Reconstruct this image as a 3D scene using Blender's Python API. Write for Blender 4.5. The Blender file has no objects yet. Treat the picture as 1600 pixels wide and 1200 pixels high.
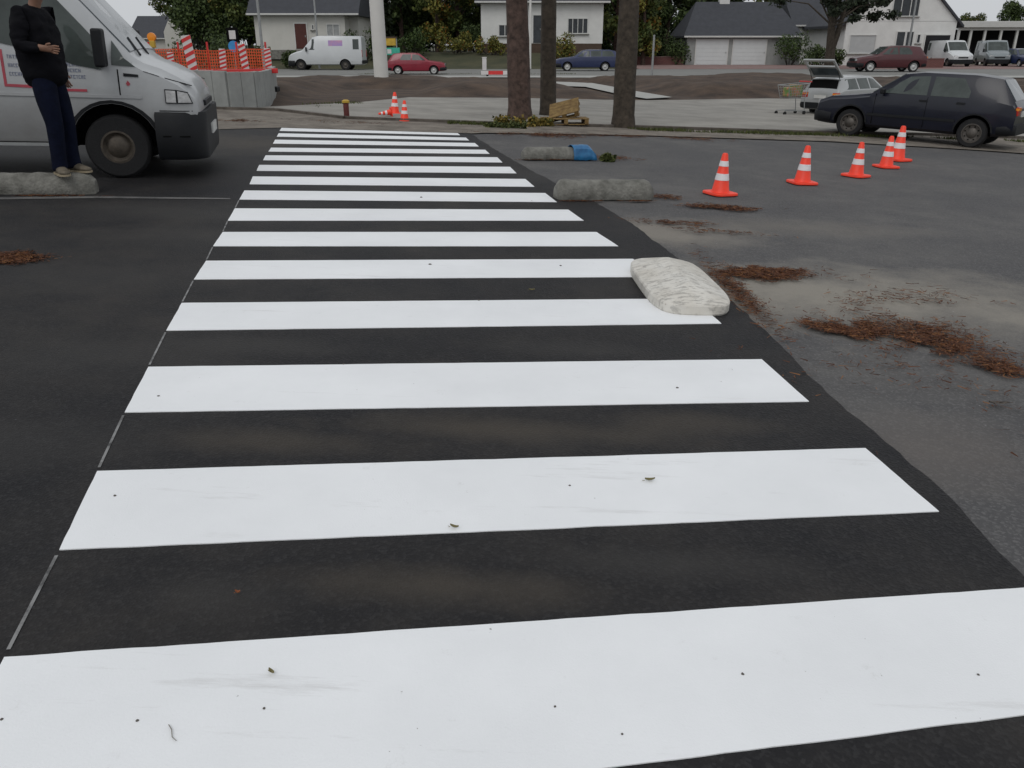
import bpy, bmesh, math, random
import numpy as np
from mathutils import Vector, Matrix, noise
R = math.radians
random.seed(7)
scene = bpy.context.scene
col = scene.collection
PI = math.pi

# ------------------------------------------------------------------ camera
F = 1294.0
TH = math.atan(530 / F)
CAM = Vector((0, 0, 1.5))
cd = bpy.data.cameras.new('camera')
cam = bpy.data.objects.new('camera', cd)
col.objects.link(cam)
cam.location = CAM
cam.rotation_euler = (PI / 2 - TH, 0, 0)
cd.sensor_fit = 'HORIZONTAL'
cd.sensor_width = 36
cd.lens = 36 * F / 1600
cd.clip_start = 0.05
cd.clip_end = 3000
scene.camera = cam
cT, sT = math.cos(TH), math.sin(TH)


def smooth(a, b, x):
    t = min(1, max(0, (x - a) / (b - a)))
    return t * t * (3 - 2 * t)


def T(x, y):
    """height of the ground: the lot falls to the right, the land beyond levels out"""
    xs = max(-14, min(18, x))
    near = -.0416 * xs - .012 * max(0, xs - 9)
    s = smooth(17, 45, y)
    z = near * (1 - s) - .2 * s
    m = smooth(24.5, 29, y) * (1 - smooth(45, 50, y))
    if m > 0:
        z += m * .03 * math.sin(x * .53 + y * .3)
    z += 1.1 * (1 - smooth(5, 10, x)) * smooth(68, 76, y)
    return z


def ray(px, py):
    u, v = (px - 800) / F, (py - 600) / F
    return Vector((u, cT - v * sT, -sT - v * cT))


def at(px, py, dz=0.0):
    """the point of the ground seen at a pixel of the 1600x1200 photograph"""
    d = ray(px, py)
    t, lo = .3, .3
    while t < 260:
        p = CAM + d * t
        if p.z < T(p.x, p.y):
            break
        lo = t
        t *= 1.02
    hi = t
    for _ in range(30):
        m = (lo + hi) / 2
        p = CAM + d * m
        if p.z < T(p.x, p.y):
            hi = m
        else:
            lo = m
    p = CAM + d * hi
    return Vector((p.x, p.y, T(p.x, p.y) + dz))


def atY(px, py, Y):
    d = ray(px, py)
    return CAM + d * (Y / d.y)


# ------------------------------------------------------------------ materials
def nodes_of(name):
    m = bpy.data.materials.new(name)
    m.use_nodes = True
    nt = m.node_tree
    b = nt.nodes['Principled BSDF']
    return m, nt, b


def c4(c):
    return (c[0], c[1], c[2], 1)


def pm(name, c, rough=.6, metal=0, var=.18, scale=4, bump=0, bscale=60, coat=0, c2=None, spec=.5, detail=6, lo=.3, hi=.7):
    m, nt, b = nodes_of(name)
    tc = nt.nodes.new('ShaderNodeTexCoord')
    n = nt.nodes.new('ShaderNodeTexNoise')
    n.inputs['Scale'].default_value = scale
    n.inputs['Detail'].default_value = detail
    n.inputs['Roughness'].default_value = .65
    nt.links.new(tc.outputs['Object'], n.inputs['Vector'])
    r = nt.nodes.new('ShaderNodeValToRGB')
    r.color_ramp.elements[0].position = lo
    r.color_ramp.elements[1].position = hi
    if c2 is None:
        r.color_ramp.elements[0].color = c4([k * (1 - var) for k in c])
        r.color_ramp.elements[1].color = c4([min(1, k * (1 + var)) for k in c])
    else:
        r.color_ramp.elements[0].color = c4(c)
        r.color_ramp.elements[1].color = c4(c2)
    nt.links.new(n.outputs['Fac'], r.inputs['Fac'])
    nt.links.new(r.outputs['Color'], b.inputs['Base Color'])
    b.inputs['Roughness'].default_value = rough
    b.inputs['Metallic'].default_value = metal
    b.inputs['Specular IOR Level'].default_value = spec
    if coat:
        b.inputs['Coat Weight'].default_value = coat
        b.inputs['Coat Roughness'].default_value = .05
    if bump:
        n2 = nt.nodes.new('ShaderNodeTexNoise')
        n2.inputs['Scale'].default_value = bscale
        n2.inputs['Detail'].default_value = 8
        nt.links.new(tc.outputs['Object'], n2.inputs['Vector'])
        bp = nt.nodes.new('ShaderNodeBump')
        bp.inputs['Strength'].default_value = bump
        bp.inputs['Distance'].default_value = .02
        nt.links.new(n2.outputs['Fac'], bp.inputs['Height'])
        nt.links.new(bp.outputs['Normal'], b.inputs['Normal'])
    return m


def mixcol(nt, a, bcol, fac, mode='MIX'):
    mx = nt.nodes.new('ShaderNodeMix')
    mx.data_type = 'RGBA'
    mx.blend_type = mode
    for sock, v in ((mx.inputs[6], a), (mx.inputs[7], bcol), (mx.inputs[0], fac)):
        if isinstance(v, (int, float)):
            sock.default_value = v
        elif isinstance(v, (tuple, list)):
            sock.default_value = c4(v)
        else:
            nt.links.new(v, sock)
    return mx.outputs[2]


def noise_fac(nt, tc, scale, lo, hi, detail=6, stretch=None, rough=.6, loc=(0, 0, 0)):
    n = nt.nodes.new('ShaderNodeTexNoise')
    n.inputs['Scale'].default_value = scale
    n.inputs['Detail'].default_value = detail
    n.inputs['Roughness'].default_value = rough
    mp = nt.nodes.new('ShaderNodeMapping')
    mp.inputs['Location'].default_value = loc
    if stretch:
        mp.inputs['Scale'].default_value = stretch
    nt.links.new(tc, mp.inputs['Vector'])
    nt.links.new(mp.outputs[0], n.inputs['Vector'])
    r = nt.nodes.new('ShaderNodeMapRange')
    r.inputs['From Min'].default_value = lo
    r.inputs['From Max'].default_value = hi
    nt.links.new(n.outputs['Fac'], r.inputs['Value'])
    return r.outputs[0]


def asphalt(name, base, dust, dust_amt, stone, rough=.8, streak=(1, 1, 1), patches=()):
    m, nt, b = nodes_of(name)
    tc = nt.nodes.new('ShaderNodeTexCoord').outputs['Object']
    # aggregate
    vo = nt.nodes.new('ShaderNodeTexVoronoi')
    vo.inputs['Scale'].default_value = 95
    nt.links.new(tc, vo.inputs['Vector'])
    hsv = nt.nodes.new('ShaderNodeSeparateColor')
    nt.links.new(vo.outputs['Color'], hsv.inputs[0])
    st = nt.nodes.new('ShaderNodeMapRange')
    st.inputs['From Min'].default_value = .55
    st.inputs['From Max'].default_value = 1
    nt.links.new(hsv.outputs[0], st.inputs['Value'])
    cbase = mixcol(nt, base, stone, st.outputs[0])
    big = noise_fac(nt, tc, .55, .36, .62, 8, streak, .65)
    mid = noise_fac(nt, tc, 2.6, .30, .68, 8, streak, .7, (3, 8, 1))
    mul = nt.nodes.new('ShaderNodeMath')
    mul.operation = 'MULTIPLY_ADD'
    nt.links.new(big, mul.inputs[0])
    nt.links.new(mid, mul.inputs[1])
    mul.inputs[2].default_value = .05
    ml2 = nt.nodes.new('ShaderNodeMath')
    ml2.operation = 'MULTIPLY'
    ml2.use_clamp = True
    ml2.inputs[1].default_value = dust_amt
    nt.links.new(mul.outputs[0], ml2.inputs[0])
    cc = mixcol(nt, cbase, dust, ml2.outputs[0])
    # stains with a shape of their own: (x, y, rx, ry, colour, amount)
    for (x, y, rx, ry, colr, amt) in patches:
        mp = nt.nodes.new('ShaderNodeMapping')
        mp.vector_type = 'POINT'
        mp.inputs['Scale'].default_value = (1 / rx, 1 / ry, 0)
        mp.inputs['Location'].default_value = (-x / rx, -y / ry, 0)
        nt.links.new(tc, mp.inputs['Vector'])
        ln = nt.nodes.new('ShaderNodeVectorMath')
        ln.operation = 'LENGTH'
        nt.links.new(mp.outputs[0], ln.inputs[0])
        nz = noise_fac(nt, tc, 2.2, 0, 1, 8, None, .7, (x, y, 0))
        ad = nt.nodes.new('ShaderNodeMath')
        ad.operation = 'MULTIPLY_ADD'
        nt.links.new(nz, ad.inputs[0])
        ad.inputs[1].default_value = 1.5
        nt.links.new(ln.outputs['Value'], ad.inputs[2])
        rg = nt.nodes.new('ShaderNodeMapRange')
        rg.inputs['From Min'].default_value = 1.75
        rg.inputs['From Max'].default_value = .9
        rg.inputs['To Max'].default_value = amt
        nt.links.new(ad.outputs[0], rg.inputs['Value'])
        cc = mixcol(nt, cc, colr, rg.outputs[0])
    v2 = nt.nodes.new('ShaderNodeTexVoronoi')
    v2.inputs['Scale'].default_value = 11
    v2.inputs['Randomness'].default_value = 1
    nt.links.new(tc, v2.inputs['Vector'])
    sp = nt.nodes.new('ShaderNodeMapRange')
    sp.inputs['From Min'].default_value = .055
    sp.inputs['From Max'].default_value = .035
    nt.links.new(v2.outputs['Distance'], sp.inputs['Value'])
    gate = noise_fac(nt, tc, 1.7, .50, .62, 4, None, .6, (9, 1, 0))
    mg = nt.nodes.new('ShaderNodeMath')
    mg.operation = 'MULTIPLY'
    nt.links.new(sp.outputs[0], mg.inputs[0])
    nt.links.new(gate, mg.inputs[1])
    cc = mixcol(nt, cc, [min(.4, k * 4.5 + .03) for k in base], mg.outputs[0])
    nt.links.new(cc, b.inputs['Base Color'])
    b.inputs['Roughness'].default_value = rough
    b.inputs['Specular IOR Level'].default_value = .24
    bp = nt.nodes.new('ShaderNodeBump')
    bp.inputs['Strength'].default_value = .55
    bp.inputs['Distance'].default_value = .006
    nt.links.new(vo.outputs['Distance'], bp.inputs['Height'])
    nt.links.new(bp.outputs['Normal'], b.inputs['Normal'])
    return m


def paint_mat():
    m, nt, b = nodes_of('road_paint')
    tc = nt.nodes.new('ShaderNodeTexCoord').outputs['Object']
    w = mixcol(nt, (.86, .875, .89), (.77, .785, .80), noise_fac(nt, tc, 1.3, .35, .75, 8))
    w = mixcol(nt, w, (.58, .58, .57), noise_fac(nt, tc, 7, .60, .86, 10, (1, 1, 1), .8))
    w = mixcol(nt, w, (.60, .60, .60), noise_fac(nt, tc, 3, .60, .80, 8, (.25, 2.2, 1), .75, (5, 2, 0)))
    w = mixcol(nt, w, (.28, .27, .25), noise_fac(nt, tc, 42, .74, .80, 3))
    nt.links.new(w, b.inputs['Base Color'])
    b.inputs['Roughness'].default_value = .6
    bp = nt.nodes.new('ShaderNodeBump')
    bp.inputs['Strength'].default_value = .25
    bp.inputs['Distance'].default_value = .003
    n2 = nt.nodes.new('ShaderNodeTexNoise')
    n2.inputs['Scale'].default_value = 160
    nt.links.new(tc, n2.inputs['Vector'])
    nt.links.new(n2.outputs['Fac'], bp.inputs['Height'])
    nt.links.new(bp.outputs['Normal'], b.inputs['Normal'])
    return m


def leaf_mat(name, a, bcol, c=None, cfrac=0.0):
    m, nt, b = nodes_of(name)
    g = nt.nodes.new('ShaderNodeNewGeometry')
    r = nt.nodes.new('ShaderNodeValToRGB')
    e = r.color_ramp.elements
    e[0].color, e[1].color = c4(a), c4(bcol)
    if c:
        e[1].position = 1 - cfrac
        n = e.new(min(.999, 1 - cfrac + .03))
        n.color = c4(c)
    nt.links.new(g.outputs['Random Per Island'], r.inputs['Fac'])
    nt.links.new(r.outputs['Color'], b.inputs['Base Color'])
    b.inputs['Roughness'].default_value = .7
    b.inputs['Specular IOR Level'].default_value = .3
    return m


def glass_mat(name, c=(.02, .025, .026), rough=.04):
    return pm(name, c, rough=rough, var=.3, scale=2.5, spec=.35)


def brick_mat(name, c1, c2, mortar, scale):
    m, nt, b = nodes_of(name)
    tc = nt.nodes.new('ShaderNodeTexCoord').outputs['Object']
    mp = nt.nodes.new('ShaderNodeMapping')
    mp.inputs['Rotation'].default_value = (PI / 2, 0, 0)
    nt.links.new(tc, mp.inputs['Vector'])
    k = nt.nodes.new('ShaderNodeTexBrick')
    k.inputs['Color1'].default_value = c4(c1)
    k.inputs['Color2'].default_value = c4(c2)
    k.inputs['Mortar'].default_value = c4(mortar)
    k.inputs['Scale'].default_value = scale
    nt.links.new(mp.outputs[0], k.inputs['Vector'])
    nt.links.new(k.outputs['Color'], b.inputs['Base Color'])
    b.inputs['Roughness'].default_value = .85
    return m


M = {}
M['paint'] = paint_mat()
M['white_car'] = pm('white_car_paint', (.58, .60, .61), .3, var=.06, scale=1.2, coat=.4)
M['silver_car'] = pm('silver_car_paint', (.40, .41, .41), .35, metal=.35, var=.06, scale=1.2, coat=.4)
M['navy_car'] = pm('dark_navy_paint', (.006, .0075, .017), .32, var=.2, scale=2, coat=.22, spec=.4)
M['blue_car'] = pm('blue_car_paint', (.018, .028, .085), .3, var=.1, coat=.5)
M['red_car'] = pm('red_car_paint', (.24, .012, .03), .3, var=.1, coat=.5)
M['wine_car'] = pm('burgundy_car_paint', (.07, .01, .014), .3, var=.1, coat=.5)
M['grey_car'] = pm('grey_car_paint', (.22, .25, .26), .3, metal=.3, var=.1, coat=.4)
M['glass'] = glass_mat('car_glass', (.060, .072, .068), .05)
M['skyglass'] = glass_mat('sky_pale_glass', (.07, .085, .095), .06)  # paler glass, sky reflection put into its base colour
M['rubber'] = pm('tyre_rubber', (.012, .012, .013), .85, bump=.3, bscale=90)
M['plastic'] = pm('dark_plastic', (.009, .010, .012), .6, var=.2, scale=8, bump=.1, bscale=200, spec=.3)
M['well'] = pm('wheel_well_black', (.006, .006, .006), .95, spec=.1)
M['rim'] = pm('steel_rim', (.10, .09, .08), .5, metal=.5, var=.3, scale=12)
M['rim_dark'] = pm('rusty_steel_rim', (.05, .042, .034), .6, metal=.3, c2=(.11, .09, .07), scale=14)
M['rimbright'] = pm('silver_wheel_cover', (.48, .48, .47), .4, metal=.4, var=.2, scale=8)
M['chrome'] = pm('chrome', (.6, .6, .6), .2, metal=1)
M['lamp_clear'] = pm('headlight_lens', (.42, .42, .42), .12, var=.35, scale=14, spec=.8)
M['lamp_red'] = pm('tail_light_red', (.45, .02, .012), .2, var=.2, scale=12)
M['lamp_amber'] = pm('lamp_amber', (.85, .28, .02), .25, var=.15)
M['decal_red'] = pm('red_decal', (.42, .06, .085), .5)
M['decal_blue'] = pm('blue_grey_decal', (.20, .22, .30), .5)
M['decal_mag'] = pm('violet_decal', (.3, .25, .6), .5, c2=(.6, .3, .4), scale=2)
M['plate'] = pm('number_plate', (.6, .6, .58), .4)
M['cone'] = pm('cone_orange', (.74, .040, .018), .5, c2=(.93, .052, .018), scale=9, lo=.25, hi=.5)
M['band'] = pm('cone_white_band', (.60, .58, .58), .4, c2=(.80, .78, .79), scale=11, lo=.25, hi=.5)
M['concrete'] = pm('weathered_concrete', (.085, .083, .072), .9, c2=(.255, .25, .225), scale=7, bump=.7, bscale=40, lo=.28, hi=.72)
def crinkle_mat():
    m, nt, b = nodes_of('white_painted_concrete')
    tc = nt.nodes.new('ShaderNodeTexCoord').outputs['Object']
    c = mixcol(nt, (.70, .68, .63), (.60, .57, .51), noise_fac(nt, tc, 4, .38, .66, 8))
    cr = noise_fac(nt, tc, 16, .52, .72, 10, (3.0, .8, 1), .8)
    c = mixcol(nt, c, (.60, .58, .54), cr)
    c = mixcol(nt, c, (.36, .31, .25), noise_fac(nt, tc, 22, .64, .80, 4))
    nt.links.new(c, b.inputs['Base Color'])
    b.inputs['Roughness'].default_value = .8
    bp = nt.nodes.new('ShaderNodeBump')
    bp.inputs['Strength'].default_value = .9
    bp.inputs['Distance'].default_value = .007
    bp.invert = True
    nt.links.new(cr, bp.inputs['Height'])
    nt.links.new(bp.outputs['Normal'], b.inputs['Normal'])
    return m


M['whitecon'] = crinkle_mat()
M['panelcon'] = pm('pale_concrete_panel', (.30, .31, .30), .85, var=.14, scale=3, bump=.2, bscale=30)
M['blueplastic'] = pm('blue_plastic', (.010, .075, .20), .4, c2=(.025, .18, .38), scale=9)
M['wood'] = pm('yellowed_wood', (.11, .062, .022), .85, c2=(.27, .18, .065), scale=10, bump=.3)
M['polewhite'] = pm('white_pole_paint', (.66, .65, .62), .5, var=.05, scale=2)
M['galv'] = pm('galvanised_steel', (.32, .33, .33), .5, metal=.4, var=.12, scale=6)
M['darkred'] = pm('dark_red_paint', (.10, .014, .012), .6, var=.25, scale=9)
M['redpl'] = pm('red_barrier_plastic', (.62, .035, .035), .5, var=.15)
M['whitepl'] = pm('white_barrier_plastic', (.66, .63, .62), .5, var=.1)
M['net'] = pm('orange_net_plastic', (.75, .10, .03), .6, var=.2)
M['rend'] = pm('white_render_wall', (.56, .55, .51), .9, var=.07, scale=.8, bump=.1)
M['rend2'] = pm('white_brick_wall', (.66, .66, .64), .9, var=.07, scale=1.2, bump=.1)
M['slate'] = pm('dark_slate_roof', (.040, .043, .052), .75, var=.18, scale=2.5, bump=.4, bscale=12)
M['fascia'] = pm('fascia_board', (.55, .55, .53), .6, var=.06)
M['brownwood'] = pm('red_brown_door', (.075, .016, .010), .5, var=.15)
M['pane'] = glass_mat('house_glass', (.035, .04, .045), .06)
M['frame_white'] = pm('window_frame_white', (.6, .6, .58), .5, var=.05)
M['curtain'] = pm('net_curtain', (.34, .35, .35), .9, var=.25, scale=5)
M['shutter'] = pm('roller_shutter', (.42, .43, .43), .7, var=.08, scale=2)
M['garage'] = pm('white_garage_door', (.60, .62, .62), .6, var=.04, scale=2)
M['inside_shade'] = pm('inside_shade_black', (.010, .010, .012), .9)  # near-black that stands in for shade inside garage and carport
M['brown_clad'] = pm('brown_cladding', (.07, .045, .03), .8)
M['brick'] = brick_mat('red_brick', (.16, .05, .045), (.12, .04, .036), (.2, .15, .14), 4)
M['skin'] = pm('skin', (.22, .115, .075), .55, var=.08, scale=20)
M['hair'] = pm('dark_hair', (.02, .013, .01), .6, bump=.5, bscale=80)
M['jacket'] = pm('black_jacket_cloth', (.005, .005, .007), .95, var=.25, scale=12, bump=.25, bscale=35, spec=.15)
M['jeans'] = pm('navy_trousers_cloth', (.004, .006, .017), .95, var=.3, scale=14, bump=.25, bscale=45, spec=.15)
M['shoe'] = pm('tan_shoe_leather', (.055, .045, .03), .7, c2=(.15, .125, .09), scale=14)
M['sole'] = pm('shoe_sole', (.3, .25, .17), .8)
M['bark'] = pm('pine_bark', (.028, .018, .014), .95, c2=(.115, .074, .060), scale=9, bump=1.0, bscale=14)
M['bark_dark'] = pm('mossy_bark', (.024, .019, .014), .95, c2=(.080, .063, .047), scale=7, bump=1.0, bscale=16)
M['twig'] = pm('twig_bark', (.03, .024, .02), .9)
M['pine'] = leaf_mat('pine_needles_green', (.008, .014, .008), (.028, .04, .018))
M['leafdark'] = leaf_mat('dark_green_leaves', (.020, .034, .012), (.078, .112, .032))
M['leafmid'] = leaf_mat('mid_green_leaves', (.028, .045, .012), (.11, .135, .034), (.17, .13, .03), .08)
M['leafautumn'] = leaf_mat('autumn_leaves', (.05, .062, .015), (.20, .185, .036), (.26, .11, .02), .10)
M['leafshrub'] = leaf_mat('shrub_leaves', (.02, .04, .012), (.07, .105, .025))
M['litter'] = leaf_mat('brown_pine_litter', (.040, .013, .006), (.125, .044, .015), (.21, .09, .03), .16)
M['leaf_dry'] = pm('dry_leaf', (.13, .12, .05), .8, c2=(.24, .20, .09), scale=40)
M['leaf_orange'] = pm('orange_dry_leaf', (.22, .07, .025), .8, c2=(.3, .10, .04), scale=40)
M['grit'] = pm('grit', (.10, .09, .08), .9)
M['grass'] = leaf_mat('grass_blades', (.03, .045, .012), (.10, .11, .03))
M['weed'] = leaf_mat('yellow_leaf_heap', (.10, .075, .014), (.30, .22, .05), (.06, .075, .02), .25)
M['signblue'] = pm('blue_sign', (.05, .28, .62), .4)
M['signgreen'] = pm('green_sign', (.05, .42, .30), .4)
M['signyellow'] = pm('yellow_sign', (.55, .36, .04), .5)
M['groundfar'] = pm('far_grass', (.028, .034, .014), .95, c2=(.075, .07, .035), scale=.6, bump=.4, bscale=8)
M['soil'] = pm('bare_soil', (.028, .017, .011), .95, c2=(.098, .063, .041), scale=1.1, bump=1.0, bscale=9, detail=10, lo=.35, hi=.72)
M['pave'] = pm('pale_paving', (.20, .19, .17), .9, c2=(.33, .315, .285), scale=.9, bump=.3, bscale=40, detail=9)
M['gravel'] = pm('dusty_gravel', (.10, .085, .07), .95, c2=(.25, .22, .185), scale=2.6, bump=.6, bscale=60, detail=10)
M['pink'] = pm('pink_brick_paving', (.17, .10, .09), .9, c2=(.25, .17, .155), scale=1.2)
M['farroad'] = pm('far_road', (.18, .18, .17), .85, var=.12, scale=.4)
M['path'] = pm('pale_path', (.36, .36, .34), .9, var=.1, scale=2)
M['kerb'] = pm('shade_dark_kerb', (.05, .04, .033), .9, c2=(.15, .13, .11), scale=4, bump=.4)  # concrete made dark to carry the shade of the kerb face
M['chalk'] = pm('chalk_line', (.018, .018, .019), .9, c2=(.24, .24, .24), scale=11, lo=.30, hi=.55)
M['seam'] = pm('asphalt_seam', (.05, .05, .05), .9, c2=(.16, .155, .15), scale=5)
M['bagA'] = pm('coloured_goods', (.12, .25, .06), .6, c2=(.5, .2, .12), scale=6, lo=.42, hi=.58)


# ------------------------------------------------------------------ mesh helpers
class MB:
    def __init__(s):
        s.v, s.f = [], []

    def add(s, vs, fs):
        n = len(s.v)
        s.v += [tuple(v) for v in vs]
        s.f += [tuple(i + n for i in f) for f in fs]
        return s

    def box(s, c, d, mat=None):
        x, y, z = d[0] / 2, d[1] / 2, d[2] / 2
        vs = [Vector((a * x, b * y, e * z)) for a in (-1, 1) for b in (-1, 1) for e in (-1, 1)]
        if mat is not None:
            vs = [mat @ v for v in vs]
        vs = [v + Vector(c) for v in vs]
        return s.add(vs, [(0, 1, 3, 2), (4, 6, 7, 5), (0, 4, 5, 1), (2, 3, 7, 6), (0, 2, 6, 4), (1, 5, 7, 3)])

    def tube(s, pts, rads, n=12, caps=True):
        pts = [Vector(p) for p in pts]
        rings, prev = [], None
        for i, p in enumerate(pts):
            d = (pts[min(i + 1, len(pts) - 1)] - pts[max(i - 1, 0)]).normalized()
            a = Vector((0, 0, 1)) if abs(d.z) < .9 else Vector((1, 0, 0))
            if prev is not None:
                a = prev
            u = (a - d * a.dot(d)).normalized()
            prev = u
            w = d.cross(u)
            rings.append([p + (u * math.cos(2 * PI * k / n) + w * math.sin(2 * PI * k / n)) * rads[i] for k in range(n)])
        vs = [v for r in rings for v in r]
        fs = []
        for i in range(len(pts) - 1):
            for k in range(n):
                a, b = i * n + k, i * n + (k + 1) % n
                fs.append((a, b, b + n, a + n))
        if caps:
            fs.append(tuple(reversed(range(n))))
            fs.append(tuple(range((len(pts) - 1) * n, len(pts) * n)))
        return s.add(vs, fs)

    def lathe(s, prof, n=24, c=(0, 0, 0), axis='z', close=False):
        vs, fs = [], []
        c = Vector(c)
        for (r, h) in prof:
            for k in range(n):
                a = 2 * PI * k / n
                x, y = r * math.cos(a), r * math.sin(a)
                vs.append(c + (Vector((x, y, h)) if axis == 'z' else Vector((x, h, y))))
        m = len(prof)
        rng = range(m) if close else range(m - 1)
        for i in rng:
            j = (i + 1) % m
            for k in range(n):
                q = (k + 1) % n
                f = (i * n + k, i * n + q, j * n + q, j * n + k)
                fs.append(f if axis == 'z' else tuple(reversed(f)))
        if not close:
            f0, f1 = tuple(range(n)), tuple(range((m - 1) * n, m * n))
            fs.append(tuple(reversed(f0)) if axis == 'z' else f0)
            fs.append(f1 if axis == 'z' else tuple(reversed(f1)))
        return s.add(vs, fs)

    def slab(s, outer, inner):
        """closed solid between two loops with the same count"""
        n = len(outer)
        fs = [tuple(range(n)), tuple(reversed(range(n, 2 * n)))]
        for k in range(n):
            q = (k + 1) % n
            fs.append((k, k + n, q + n, q))
        return s.add(list(outer) + list(inner), fs)

    def mesh(s, name, mat):
        me = bpy.data.meshes.new(name)
        me.from_pydata(s.v, [], s.f)
        me.materials.append(mat)
        bm = bmesh.new()
        bm.from_mesh(me)
        bmesh.ops.recalc_face_normals(bm, faces=bm.faces)
        bm.to_mesh(me)
        bm.free()
        return me

    def build(s, name, mat, parent=None, smooth=None, bevel=0, seg=2):
        me = s.mesh(name, mat)
        return link(name, me, parent, smooth, bevel, seg)


def link(name, me, parent=None, smooth=None, bevel=0, seg=2):
    o = bpy.data.objects.new(name, me)
    col.objects.link(o)
    if parent is not None:
        o.parent = parent
    if smooth:
        me.shade_smooth()
        me.set_sharp_from_angle(angle=R(smooth))
    if bevel:
        b = o.modifiers.new('bevel', 'BEVEL')
        b.width = bevel
        b.segments = seg
        b.limit_method = 'ANGLE'
    return o


def tag(o, label, cat, group=None):
    o['label'] = label
    o['category'] = cat
    if group:
        o['group'] = group
    return o


def thing(name, label, cat, loc=(0, 0, 0), rz=0, group=None):
    o = bpy.data.objects.new(name, None)
    col.objects.link(o)
    o.empty_display_size = .1
    o.location = loc
    o.rotation_euler = (0, 0, rz)
    return tag(o, label, cat, group)


def structure(o):
    o['kind'] = 'structure'
    return o


def stuff(o, label=None, cat=None):
    o['kind'] = 'stuff'
    if label:
        tag(o, label, cat)
    return o


KIDS = {}


def kids(o):
    return [c for c in col.objects if c.parent == o]


def dup(root, label, loc=None, rz=None, sc=None):
    r = root.copy()
    col.objects.link(r)
    for ch in kids(root):
        c = ch.copy()
        col.objects.link(c)
        c.parent = r
        for g in kids(ch):
            d = g.copy()
            col.objects.link(d)
            d.parent = c
    r['label'] = label
    if loc is not None:
        r.location = loc
    if rz is not None:
        r.rotation_euler = (0, 0, rz)
    if sc is not None:
        r.scale = (sc, sc, sc)
    return r


def seat(o, x, y, yaw, sc=1.0, z=None, tilt=True):
    """stand a thing on the sloping ground"""
    e = .4
    if tilt:
        gx = (T(x + e, y) - T(x - e, y)) / (2 * e)
        gy = (T(x, y + e) - T(x, y - e)) / (2 * e)
        up = Vector((-gx, -gy, 1)).normalized()
    else:
        up = Vector((0, 0, 1))
    f = Vector((math.cos(yaw), math.sin(yaw), 0))
    f = (f - up * f.dot(up)).normalized()
    l = up.cross(f)
    m = Matrix((f, l, up)).transposed().to_4x4()
    m.translation = Vector((x, y, T(x, y) if z is None else z))
    o.location = m.translation
    o.rotation_euler = m.to_euler()
    o.scale = (sc, sc, sc)


def apply_mods(o):
    dg = bpy.context.evaluated_depsgraph_get()
    me = bpy.data.meshes.new_from_object(o.evaluated_get(dg))
    o.modifiers.clear()
    old = o.data
    o.data = me
    return o


# ------------------------------------------------------------------ ground sheets
GX = [-900, -500, -300, -180, -110, -70, -45, -32] + list(range(-26, 31)) + [38, 48, 70, 110, 180, 300, 500, 900]
GY = [-60, -25, -8, 0, 8, 17] + list(range(18, 80)) + [84, 92, 105, 130, 180, 260, 400, 700, 1400]


def grid_ground():
    vs = [(x, y, T(x, y) - .03) for y in GY for x in GX]
    n = len(GX)
    fs = [(j * n + i, j * n + i + 1, (j + 1) * n + i + 1, (j + 1) * n + i) for j in range(len(GY) - 1) for i in range(n - 1)]
    o = MB().add(vs, fs).build('ground', M['groundfar'], smooth=60)
    return structure(o)


def sheet(name, poly, mat, dz, smoothit=True):
    bm = bmesh.new()
    f = bm.faces.new([bm.verts.new((p[0], p[1], 0)) for p in poly])
    xs, ys = [p[0] for p in poly], [p[1] for p in poly]
    f.normal_update()
    if f.normal.z < 0:
        f.normal_flip()
    bmesh.ops.triangulate(bm, faces=[f], ngon_method='EAR_CLIP')
    for x in GX:
        if min(xs) < x < max(xs) and (max(ys) > 17 or x in (8, -14, 18)):
            bmesh.ops.bisect_plane(bm, geom=bm.verts[:] + bm.edges[:] + bm.faces[:], plane_co=(x, 0, 0), plane_no=(1, 0, 0))
    for y in GY:
        if min(ys) < y < max(ys):
            bmesh.ops.bisect_plane(bm, geom=bm.verts[:] + bm.edges[:] + bm.faces[:], plane_co=(0, y, 0), plane_no=(0, 1, 0))
    for v in bm.verts:
        v.co.z = T(v.co.x, v.co.y) + dz
    bmesh.ops.recalc_face_normals(bm, faces=bm.faces)
    me = bpy.data.meshes.new(name)
    bm.to_mesh(me)
    bm.free()
    if me.polygons and me.polygons[0].normal.z < 0:
        me.flip_normals()
    me.materials.append(mat)
    o = bpy.data.objects.new(name, me)
    col.objects.link(o)
    return structure(o)


def P(*pts):
    return [at(*p) for p in pts]


def jag(pts, step, amp, seed=0):
    out = []
    for i in range(len(pts) - 1):
        a, b = Vector(pts[i][:2]), Vector(pts[i + 1][:2])
        n = max(1, int((b - a).length / step))
        d = (b - a).normalized()
        nn = Vector((-d.y, d.x))
        for k in range(n):
            p = a.lerp(b, k / n)
            j = noise.noise(Vector((p.x * 1.3, p.y * 1.3, seed))) * amp + noise.noise(Vector((p.x * 7, p.y * 7, seed + 4))) * amp * .5
            out.append(p + nn * j)
    out.append(Vector(pts[-1][:2]))
    return out


grid_ground()

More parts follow.
